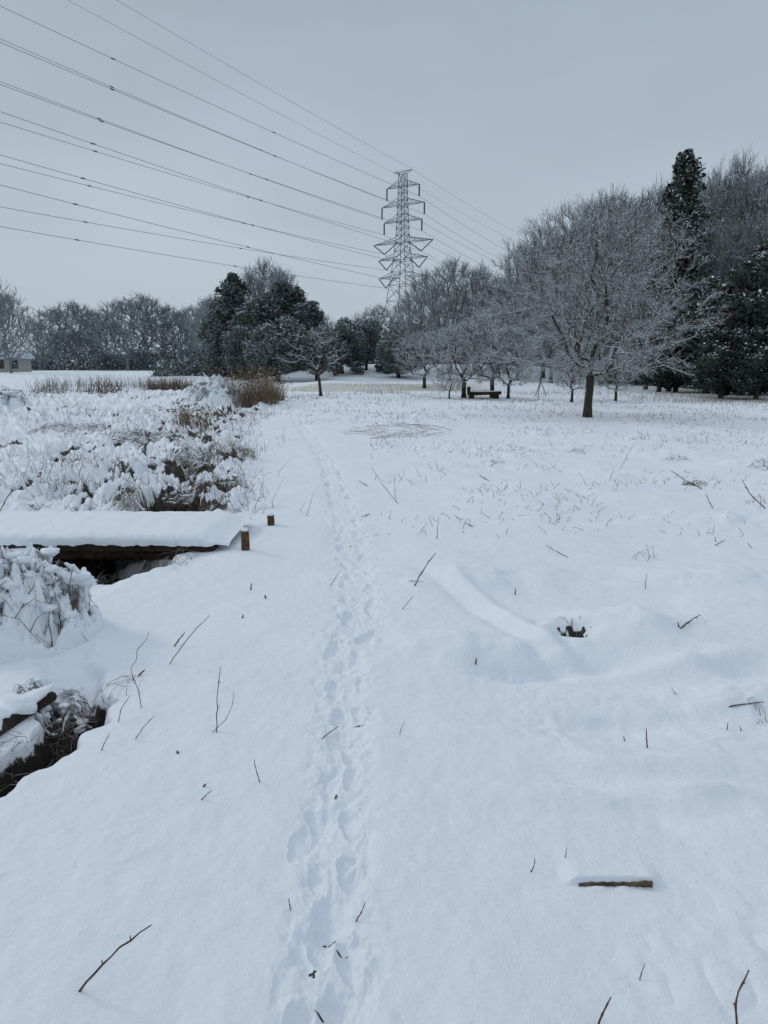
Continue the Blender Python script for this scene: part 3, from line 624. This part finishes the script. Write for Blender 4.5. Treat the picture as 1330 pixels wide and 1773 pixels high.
bush(985, 1090, .12, .05, 12, .0016, 'dark twigs sticking out of the dark snow pit', 17, cat='weed clump', sn=1.3, sprob=0)
bush(1305, 1232, .09, .05, 8, .0016, 'bent twig tuft by the right edge below the snow pit', 18, cat='weed clump', sn=3, sprob=0)
bush(1000, 782, .22, .09, 10, .0035, 'small tussock left of centre in the right-hand field', 19, cat='tussock', sprob=0)
bush(1172, 795, .3, .10, 12, .0035, 'small tussock under the large round tree', 20, cat='tussock', sprob=0)
bush(205, 1195, .2, .08, 16, .0013, 'wiry bramble runner over the bank left of the field', 21, sprob=0)
bush(1315, 808, .28, .11, 12, .0035, 'small tussock at the right edge of the field', 22, cat='tussock', sprob=0)
bush(860, 800, .15, .06, 8, .0035, 'tiny brown tuft in the upper middle of the field', 23, cat='tussock', sprob=0)
def reed_clump(px, py, rad, hh, n, label, seed):
    g = np.random.default_rng(seed); p = gp(px, py); a = g.random(n)*6.28; q = g.random(n)**.6*rad; x = np.cos(a)*q*1.2; y = np.sin(a)*q
    z = hgt(p.x+x, p.y+y)-p.z-.05; v, q_, tip = stems(x, y, hh*(.5+.5*g.random(n)), .22, .008, g, 4, z=z)
    e = empty('reed_clump', p); tag(e, label, 'reeds'); tag(link('stalks', npmesh('stalks', v, q_, ['straw']), e), kind='stuff')
    tp = tip[g.random(n) < .5]; v, q_ = cards(tp, g.normal(size=tp.shape), .07, .35, g); tag(link('plumes', npmesh('plumes', v, q_, ['straw']), e), kind='stuff')
reed_clump(438, 700, .85, 1.55, 560, 'tall clump of brown dry reeds right of the round snowy bush', 1)
reed_clump(470, 690, .5, 1.1, 220, 'shorter brown reed clump at the right end of the bank', 2)
reed_clump(330, 735, .4, .7, 120, 'thin straw-coloured reed tuft beside the ditch', 3)

# ---------------------------------------------------------------- footbridge
random.seed(50)
e = empty('footbridge', (-3.3, 6.5, .035)); tag(e, 'snow-covered wooden footbridge crossing the ditch at the left', 'footbridge')
for k in range(5):
    y = -.42+k*.212; MB().box((-.05, y, .0), (3.75+random.uniform(-.05, .05), .19, .07)).build('plank', 'wood', e)
for s in (-.42, .32): MB().tube([(-1.9, s, -.08), (0, s, -.085), (1.7, s, -.08)], [.06, .065, .055], 9, wob=.08).build('beam', 'wood', e, True)
nx, ny = 300, 34; x0e, x1e = -2.2, 1.96; XX = np.linspace(x0e, x1e, nx)
ff = lambda a, b_, s_: float(vn(np.array([a]), np.array([b_]), s_)[0])
V = []
for x in XX:
    ed = 1-sm(x1e-.3, x1e, x)*.85
    wv = .008*ff(x*2.2, 3., 5)+.007*ff(x*9, 1., 6)+.007*ff(x*28, 1., 7); bt = .006*ff(x*7, 9., 15)+.010*ff(x*25, 5., 16)
    ph = np.linspace(0, math.pi, ny); cy = -np.cos(ph); s = np.sin(ph); yy_ = np.sign(cy)*np.abs(cy)**.35*(.535+wv)
    zz = .034+(.098+.006*ff(x*1.6, 3., 8))*ed*np.abs(s)**.42+bt*(1-s)+.006*vn(x*9+0*ph, np.linspace(0, 9, ny), 9)*s-.012*(1-s)
    V += [(x, a, b_) for a, b_ in zip(yy_, zz)]
i = np.arange(nx-1)[:, None]*ny+np.arange(ny-1)[None]; Q = np.stack([i, i+ny, i+ny+1, i+1], -1).reshape(-1, 4)
link('snow_layer', npmesh('snow_layer', np.array(V), Q, ['snow'], smooth=True), e)
for px, py, hh, r_, lb in [(425,952,.17,.036,'short cut log post with a snow cap at the near right corner of the footbridge'),(469,909,.10,.036,'shorter dark log post at the far right corner of the footbridge')]:
    p = gp(px, py); e = empty('log_post', p); tag(e, lb, 'post'); mb = MB(); mb.tube([(0, 0, -.1), (0.003, 0, hh*.5), (0, 0, hh)], [r_*1.04, r_, r_*.97], 12, wob=.05); mb.build('log', 'cutwood', e, True)
    MB().blob((0, 0, hh+.008), (r_*.95, r_*.95, .024), 0, 12, 6, .05).build('snow_cap', 'snow', e, True)
p = Vector((-1.80, 2.70, gz(-2.0, 2.75)-.05)); e = empty('fallen_log', p, R(73)); tag(e, 'snow-topped log lying along the dark gap at the lower left edge', 'log')
MB().tube([(-.95, 0, -.02), (-.3, .02, 0), (.1, 0, .0), (.6, .03, -.02)], [.035, .038, .036, .025], 10, wob=.08).build('log', 'wood', e, True)
ns, nc = 120, 14; V = []
for k in range(ns):
    x = -1.0+1.66*k/(ns-1); ee = min(1, min(k, (ns-1-k)*.5)/10); rr_ = .046*(1+.30*ff(x*5, 1., 3)+.30*ff(x*15, 2., 4)+.18*ff(x*40, 3., 5))*ee
    for j in range(nc):
        t = j/(nc-1)*math.pi*1.15-.2; V.append((x, .05+.03*ff(x*4, 7., 6)+math.cos(t)*rr_*1.9, .022+.01*ff(x*6, 8., 7)+math.sin(t)*rr_*(1+.25*ff(x*20, j*.8, 9))))
V = np.array(V); i = np.arange(ns-1)[:, None]*nc+np.arange(nc-1)[None]; Q = np.stack([i, i+nc, i+nc+1, i+1], -1).reshape(-1, 4)
link('snow_layer', npmesh('snow_layer', V, Q, ['snow'], smooth=True), e)
# board in the foreground
p = Vector((BX, BY, gz(BX+.09, BY-.03)-.003)); e = empty('wooden_board', p, 0); tag(e, 'short weathered board edge poking out of the snow at lower right', 'board')
mb = MB(); nb = 24
for k in range(nb):
    x = -.114+.228*k/(nb-1); tz = .0165+.0015*math.sin(k*1.9)+(.003 if k > 18 else 0)-(.004 if k < 2 else 0); bz_ = -.015
    for y_, z_ in ((0, bz_), (.0, tz), (.05, tz-.004), (.05, bz_)): mb.v.append(Vector((x, y_+.0015*math.sin(k*2.7), z_)))
for k in range(nb-1):
    for j in range(4): mb.f.append((k*4+j, (k+1)*4+j, (k+1)*4+(j+1) % 4, k*4+(j+1) % 4)); mb.m.append(0)
for k in (0, nb-1): mb.f.append(tuple(k*4+j for j in range(4))); mb.m.append(0)
mb.build('board', 'board', e)
MB().tube([(.078, -.001, .012), (.10, -.004, .018), (.112, .0, .024)], [.0025, .003, .002], 6).build('splinter', 'stem', e)

# ---------------------------------------------------------------- individual twigs
TW = [((138,1716),(262,1602),.0042,'stem','long knotty brown twig lying slanted at the lower left',.4),
((349,1385),(366,1369),.003,'stem','tiny slanted stub below the two-stemmed weed',.2),
((294,1150),(363,1065),.0035,'stem','long straight stalk leaning right between the ditch and the footprints',.3),
((302,1119),(320,1095),.006,'redtwig','short thick reddish stub beside the long leaning stalk',.2),
((375,1268),(382,1155),.0032,'stem','tall upright stalk left of the footprints',.2),
((368,1268),(405,1196),.002,'stem','thin curved stalk bending right beside the tall upright one',-1.5),
((235,1280),(268,1239),.0025,'stem','short slanted twig right of the dark gap',.4),
((176,1299),(190,1270),.0028,'stem','short stub at the right end of the dark gap',.2),
((450,1355),(440,1315),.0028,'stem','short stalk leaning left, left of the footprints',.2),
((718,1014),(755,957),.006,'stem','thick slanted brown stalk right of the footprints',.3),
((708,1006),(734,1012),.003,'stem','thin twig lying at the foot of the thick slanted stalk',.3),
((697,1055),(716,1032),.0028,'stem','short thin stalk below the thick slanted one',.2),
((574,1012),(590,988),.0032,'straw','short pale stalk left of the footprints in mid field',.2),
((757,933),(760,895),.0038,'stem','upright stalk right of the footprints in mid field',.2),
((983,965),(945,947),.004,'stem','thin stalk lying flat in the middle of the right field',.1),
((892,1030),(893,1019),.006,'redtwig','tiny reddish stub in the right field',.1),
((1178,1088),(1213,1070),.006,'stem','dark broken stick lying right of the snow pit',.2),
((1176,1086),(1174,1077),.006,'redtwig','tiny stub at the left end of the broken stick',.1),
((824,1150),(825,1139),.006,'redtwig','tiny reddish stub left of the shallow hollow',.1),
((1121,1295),(1119,1262),.004,'redtwig','short upright reddish stalk in the lower right field',.1),
((1171,1202),(1163,1191),.0025,'stem','small thin stalk above the upright reddish one',.1),
((1082,1283),(1080,1275),.003,'stem','tiny stub left of the upright reddish stalk',.1),
((1036,1775),(1058,1727),.0038,'stem','stalk cut by the bottom edge right of centre',.2),
((1276,1775),(1297,1680),.0038,'redtwig','curved reddish twig in the bottom right corner',.9),
((1108,1697),(1117,1668),.002,'stem','thin pale stalk near the bottom right',.3),
((919,1510),(926,1485),.0024,'stem','hooked little stalk left of the board end',-1.2),
((979,1485),(982,1467),.002,'straw','tiny pale stalk above the board end',.1),
((692,1273),(701,1250),.0018,'stem','fine thin stalk right of the footprints',.5),
((563,1274),(588,1264),.003,'stem','short twig lying on the footprint trail',.2),
((503,1573),(500,1555),.0022,'stem','small stalk left of the nearest footprints',.2),
((619,1590),(632,1562),.0025,'stem','small dark stalk right of the nearest footprints',-.6),
((1238,945),(1256,935),.0055,'stem','short brown twig lying in the right field',.2),
((1240,938),(1238,930),.005,'redtwig','tiny stub beside the short brown twig',.1),
((1302,948),(1294,940),.004,'stem','small stub near the right edge in mid field',.1),
((1266,1223),(1322,1222),.0045,'stem','stick lying flat by the right edge below the pit',.1),
((1259,1264),(1261,1250),.003,'stem','small stalk below the flat stick by the right edge',.1),
((1284,1266),(1281,1258),.003,'stem','tiny stub below the flat stick by the right edge',.1),
((1215,846),(1162,815),.009,'stem','long dark stalk leaning left in the right field',.3),
((1325,880),(1285,830),.008,'stem','bent stalk leaning left at the right edge',.6),
((1235,880),(1222,855),.006,'stem','short stalk below the broken stalk clump',.2),
((-2,890),(25,843),.008,'stem','reddish stalk leaning right at the left edge behind the footbridge',.3),
((245,1226),(258,1094),.0024,'stem','crooked thin vine stem standing left of the leaning stalk',1.6),
((690,872),(643,809),.0045,'stem','thin stalk leaning left in the upper mid field',.3),
((686,870),(684,820),.004,'straw','upright pale stalk in the upper mid field',.3),
((848,833),(829,823),.007,'stem','short stalk leaning left below the straw heap',.2),
((434,1022),(436,1010),.007,'redtwig','small stub left of the trail nearest the footbridge',.1),
((460,1036),(459,1030),.008,'stem','tiny dark stub below the log posts',.1),
((420,1070),(421,1064),.007,'stem','tiny dark stub left of the trail',.1),
((308,1304),(307,1300),.007,'redtwig','tiny round stub left of the trail below the tall upright stalk',.1),
((352,1362),(357,1357),.005,'redtwig','tiny reddish stub just above another slanted stub',.1),
((205,1250),(225,1205),.0026,'stem','thin bent bramble shoot above the dark gap',.9),
((820,912),(805,908),.006,'stem','tiny twig lying in the middle of the field',.1),
((877,925),(879,914),.004,'straw','tiny pale stub in the middle of the field',.1),
((1118,1020),(1120,992),.003,'stem','thin upright stalk under the withered weed clump',.2),
((640,890),(625,898),.005,'stem','tiny dark twig at the right side of the trail',.1),
((636,841),(621,832),.007,'stem','small slanted stalk at the right side of the upper trail',.2),
((850,808),(856,800),.008,'redtwig','tiny brown tuft stub in the upper field',.1),
((240,1170),(251,1160),.007,'stem','dark curled bramble end at the left bank',.3),
((1056,832),(1062,815),.005,'stem','small stalk in the upper right field',.3),
((1075,812),(1100,765),.004,'stem','thin stalk leaning right in the upper right field',.3)]
for i, (a, b_, r_, m_, lb, cv) in enumerate(TW):
    random.seed(100+i); p0 = gp(a[0], min(a[1], 1880)); D = p0.y; dz = zat(b_[1], D)
    lean_ = random.uniform(-.25, .25)*abs(dz-p0.z)
    if abs(b_[0]-a[0]) > 1.8*abs(a[1]-b_[1]):
        q = gp(*b_); p1 = q+Vector((0, 0, .02))
    else:
        Dn = D+lean_; p1 = Vector((xat(b_[0], Dn, zat(b_[1], Dn)), Dn, zat(b_[1], Dn)))
    d = p1-p0; L_ = d.length; sd = Vector((-d.z, 0, d.x)).normalized(); m = 9; pts = []; rs = []
    for k in range(m):
        t = k/(m-1); w_ = sd*(math.sin(t*math.pi)*cv*.09*L_+random.uniform(-1, 1)*.012*L_*(0 < k < m-1)*(3 if cv > 1.4 else 1)); pts.append(d*t+w_); rs.append(r_*(1.0-.45*t)*random.uniform(.88, 1.15)*(1.35 if k in (3, 6) else 1)*.72)
    pts.insert(0, -d.normalized()*.035-Vector((0, 0, .012))); rs.insert(0, rs[0])
    mb = MB(); mb.tube(pts, rs, 7, 0)
    if L_ > .16 and i not in (9, 2):
        for k in (4, 7):
            c = pts[k]; dd = (d.normalized()+sd*random.choice((-1, 1))*.9).normalized(); mb.tube([c, c+dd*L_*.05], [rs[k]*.7, rs[k]*.4], 5, 0)
    o = mb.build('dry_twig' if 'twig' in lb or 'stick' in lb else ('dry_stub' if 'stub' in lb else 'dry_stalk'), m_, None, True, p0); tag(o, lb, 'twig' if 'twig' in lb or 'stick' in lb else 'stalk')

# ---------------------------------------------------------------- bench, tripod, shed
p = gp(838, 690); e = empty('low_bench', p); tag(e, 'dark low wooden bench with snow on top between the tree trunks', 'bench')
MB().box((0, 0, .24), (1.5, .55, .14), tilt=.03).build('seat', 'wood', e); MB().blob((0, 0, .32), (.74, .27, .05), 0, 16, 8, .06).build('snow_layer', 'snow', e, True)
for s in (-.58, .55): MB().box((s, 0, .05), (.22, .5, .34)).build('leg', 'wood', e)
MB().box((-.70, .1, .38), (.12, .4, .30), tilt=.1).build('end_board', 'wood', e)
p = gp(935, 686); e = empty('sapling_support', p); tag(e, 'tripod of pale wooden stakes standing in the snow left of the large tree', 'stake support')
for a in (0, 2.1, 4.2): MB().tube([(math.cos(a)*.36, math.sin(a)*.36, -.1), (-math.cos(a)*.05, -math.sin(a)*.05, .85)], [.022, .018], 7).build('stake', 'board', e)
x = xat(8, 112); z = gz(x, 112); e = empty('garden_shed', (x, 112, z), R(8)); tag(e, 'small pale shed with a snowy roof below the far treeline at the left edge', 'shed')
wl = MB().box((0, 0, 1.1), (6.4, 4, 2.4)).build('wall', 'wall', e)
mb = MB(); mb.v = [Vector(v) for v in [(-3.7,-2.6,2.2),(3.7,-2.6,2.2),(3.7,0,3.3),(-3.7,0,3.3),(-3.7,2.6,2.2),(3.7,2.6,2.2),(-3.7,-2.6,2.0),(3.7,-2.6,2.0),(3.7,2.6,2.0),(-3.7,2.6,2.0)]]
mb.f = [(0,1,2,3),(3,2,5,4),(6,7,1,0),(7,8,5,2,1),(9,6,0,3,4),(8,9,4,5)]; mb.m = [0]*6; mb.build('roof', 'snow_haze', e)
for s in (-2, 0, 2): MB().box((s, -2.01, 1.2), (1.2, .06, 1.3)).build('window', 'glassdark', e)

# ---------------------------------------------------------------- pylon and wires
PD = 228.0; PXc = 697
base = np.array([xat(PXc, PD, 30), PD]); bz = gz(*base)
ld = np.array([-.55, -.835]); ad = np.array([.835, -.55])
e = empty('electricity_pylon', (base[0], base[1], bz), math.atan2(ad[1], ad[0])); tag(e, 'tall grey steel lattice pylon with six crossarm levels behind the trees', 'pylon')
def Z(py): return zat(py, PD)-bz
prof = [(0, 5.6), (Z(530), 3.7), (Z(480), 2.6), (Z(420), 1.55), (Z(350), 1.1), (Z(300), .9)]
def hw(z): return float(np.interp(z, [a for a, _ in prof], [b for _, b in prof]))
A = []; B = []; RR_ = []
def bar(a, b, r=.09): A.append(a); B.append(b); RR_.append(r)
zs = [0]; 
while zs[-1] < Z(300)-2: zs.append(zs[-1]+max(2.0, hw(zs[-1])*1.35))
zs[-1] = Z(300)
cor = [(-1, -1), (1, -1), (1, 1), (-1, 1)]
for z0, z1 in zip(zs[:-1], zs[1:]):
    w0, w1 = hw(z0), hw(z1)
    for i in range(4):
        a = cor[i]; b = cor[(i+1) % 4]
        bar((a[0]*w0, a[1]*w0, z0), (a[0]*w1, a[1]*w1, z1), .13)
        bar((a[0]*w0, a[1]*w0, z0), (b[0]*w1, b[1]*w1, z1), .065); bar((b[0]*w0, b[1]*w0, z0), (a[0]*w1, a[1]*w1, z1), .065)
        bar((a[0]*w1, a[1]*w1, z1), (b[0]*w1, b[1]*w1, z1), .065)
v, q = segq(A, B, np.array(RR_), np.array(RR_), 4); link('lattice_tower', npmesh('lattice_tower', v, q, ['steel']), e)
def lattice(name, segs, m='steel', par=None):
    a = [s[0] for s in segs]; b = [s[1] for s in segs]; r = np.array([s[2] for s in segs]); v, q = segq(a, b, r, r, 4); return link(name, npmesh(name, v, q, [m]), par or e)
att = {}
lv = [(323, 5.7, 0), (355, 7.5, 0), (383, 6.7, 0), (420, 10.6, 1), (448, 8.8, 1), (480, 8.6, 1)]
for li, (py, L_, vs) in enumerate(lv):
    z = Z(py)
    for s in (-1, 1):
        w = hw(z); sg = []; tip = (s*L_, 0, z)
        up = z+(1.9 if not vs else 1.5); 
        for c in (-1, 1):
            sg += [((s*w, c*w, z), tip, .08), ((s*hw(up), c*hw(up), up), tip, .08)]
            for t in (.25, .5, .75):
                lo = np.array((s*w, c*w, z))*(1-t)+np.array(tip)*t; hi = np.array((s*hw(up), c*hw(up), up))*(1-t)+np.array(tip)*t; t2 = t-.25; lo2 = np.array((s*w, c*w, z))*(1-t2)+np.array(tip)*t2
                sg += [(tuple(lo), tuple(hi), .05), (tuple(lo2), tuple(hi), .05)]
        sg.append(((s*w, -w, z), (s*w, w, z), .08)); arm = lattice('crossarm', sg)
        if not vs:
            lattice('insulator', [((s*L_, 0, z), (s*L_, 0, z-3.3), .26)], 'insul', arm); att[(li, s)] = (s*L_, z-3.3)
        else:
            xm = s*(L_+w)/2*1.08; lattice('insulator', [((s*L_, 0, z), (xm, 0, z-2.9), .17)], 'insul', arm); lattice('insulator', [((s*(w+.6), 0, z), (xm, 0, z-2.9), .17)], 'insul', arm); att[(li, s)] = (xm, z-2.9)
zt = Z(296)
for s in (-1, 1):
    lattice('peak_arm', [((s*.9, -.9, Z(300)), (s*3.3, 0, zt), .09), ((s*.9, .9, Z(300)), (s*3.3, 0, zt), .09), ((s*.9, 0, zt), (s*3.3, 0, zt), .09), ((0, 0, zt), (s*.9, 0, zt), .09)]); att[(9, s)] = (s*3.3, zt)
names = ['top', 'second', 'third', 'fourth', 'fifth', 'lowest']
cons = {(0,1):(0,10),(0,-1):(0,67),(1,1):(0,73),(1,-1):(0,141),(2,1):(0,146),(2,-1):(0,211),(3,1):(0,193),(3,-1):(0,283),(4,1):(0,268),(4,-1):(0,358),(5,1):(0,320),(5,-1):(0,392),(9,1):(202,0),(9,-1):(118,0)}
for (li, s), (xa, za) in att.items():
    P0 = np.array([base[0]+ad[0]*xa, base[1]+ad[1]*xa, za+bz]); d = ray(*cons[(li, s)])
    Mx = np.array([[d[0], -ld[0]], [d[1], -ld[1]]]); t, sL = np.linalg.solve(Mx, P0[:2]); zc = CH+d[2]*t
    bq = 1.3e-4; a1 = (zc-P0[2]-bq*sL*sL)/sL; pts = []
    for k in range(61):
        ss = 330*k/60; pts.append(Vector((P0[0]+ld[0]*ss, P0[1]+ld[1]*ss, P0[2]+a1*ss+bq*ss*ss)))
    S2 = 330; sag = (8 if li == 9 else 11)
    bk = [Vector((P0[0]-ld[0]*S2*k/40, P0[1]-ld[1]*S2*k/40, P0[2]-4*sag*(k/40)*(1-k/40)-3*k/40)) for k in range(40, 0, -1)]
    pts = bk+pts; r_ = .032 if li == 9 else .043
    mb = MB(); mb.tube([p_-pts[40] for p_ in pts], r_, 4, 0)
    o = mb.build('power_line', 'cable', None, False, pts[40])
    sd = 'right' if s > 0 else 'left'
    tag(o, f'thin earth wire from the {sd} horn at the very top of the pylon' if li == 9 else f'power line wire hung from the {sd} tip of the {names[li]} crossarm of the pylon', 'power line', 'power lines strung from the pylon')
    if li != 9:
        for q_ in (66, 112):
            ss = q_*.9+li*2+s*4; c = Vector((P0[0]+ld[0]*ss, P0[1]+ld[1]*ss, P0[2]+a1*ss+bq*ss*ss))-pts[40]
            MB().tube([c-Vector((.22, .3, 0)), c+Vector((.22, .3, 0))], .12, 6).build('spacer', 'insul', o)

# ---------------------------------------------------------------- world, sun, camera
W = bpy.data.worlds.new('World'); scene.world = W; W.use_nodes = True; nt = W.node_tree; N = nt.nodes; L = nt.links; N.clear()
out = N.new('ShaderNodeOutputWorld'); bg1 = N.new('ShaderNodeBackground'); bg2 = N.new('ShaderNodeBackground'); ms = N.new('ShaderNodeMixShader')
sky = N.new('ShaderNodeTexSky'); sky.sky_type = 'NISHITA'; sky.sun_disc = False; sky.air_density = 1.5; sky.dust_density = 4
L.new(sky.outputs[0], bg2.inputs[0]); bg2.inputs[1].default_value = .05
tc = N.new('ShaderNodeTexCoord'); se = N.new('ShaderNodeSeparateXYZ'); L.new(tc.outputs['Generated'], se.inputs[0])
rp = N.new('ShaderNodeValToRGB'); L.new(se.outputs[2], rp.inputs[0]); cr = rp.color_ramp
cr.elements[0].position = 0; cr.elements[0].color = (.50, .59, .665, 1); cr.elements[1].position = 1; cr.elements[1].color = (.70, .79, .90, 1)
for p_, c_ in ((.12, (.465, .555, .632, 1)), (.42, (.395, .475, .555, 1)), (.6, (.47, .55, .64, 1)), (.8, (.64, .73, .83, 1))):
    el = cr.elements.new(p_); el.color = c_
nz = N.new('ShaderNodeTexNoise'); mp = N.new('ShaderNodeMapping'); mp.inputs['Scale'].default_value = (1.2, 1.2, 3.2); L.new(tc.outputs['Generated'], mp.inputs[0]); L.new(mp.outputs[0], nz.inputs['Vector']); nz.inputs['Scale'].default_value = 1.6; nz.inputs['Detail'].default_value = 4
mr = N.new('ShaderNodeMapRange'); mr.inputs[1].default_value = .3; mr.inputs[2].default_value = .7; mr.inputs[3].default_value = .92; mr.inputs[4].default_value = 1.08; L.new(nz.outputs['Fac'], mr.inputs[0])
vm = N.new('ShaderNodeVectorMath'); vm.operation = 'SCALE'; L.new(rp.outputs[0], vm.inputs[0]); L.new(mr.outputs[0], vm.inputs['Scale']); L.new(vm.outputs[0], bg1.inputs[0]); bg1.inputs[1].default_value = 1.0
ms.inputs[0].default_value = .08; L.new(bg1.outputs[0], ms.inputs[1]); L.new(bg2.outputs[0], ms.inputs[2]); L.new(ms.outputs[0], out.inputs[0])
sl = bpy.data.lights.new('sun', 'SUN'); sl.energy = .66; sl.angle = R(12); sl.color = (1, .97, .94); so_ = bpy.data.objects.new('sun', sl); col.objects.link(so_)
el_, az = R(28), R(-62); dv = Vector((math.sin(az)*math.cos(el_), math.cos(az)*math.cos(el_), math.sin(el_))); so_.rotation_euler = dv.to_track_quat('Z', 'Y').to_euler(); so_.location = (0, 0, 30)
sky.sun_elevation = R(28); sky.sun_rotation = R(-62)
cam = bpy.data.cameras.new('camera'); co = bpy.data.objects.new('camera', cam); col.objects.link(co); co.location = (0, 0, CH); co.rotation_euler = (R(90)-PITCH, 0, 0)
cam.sensor_fit = 'HORIZONTAL'; cam.sensor_width = 36; cam.lens = 36*F/1330; cam.clip_start = .05; cam.clip_end = 3000
scene.camera = co
scene.view_settings.view_transform = 'Standard'; scene.view_settings.look = 'None'; scene.view_settings.exposure = 0
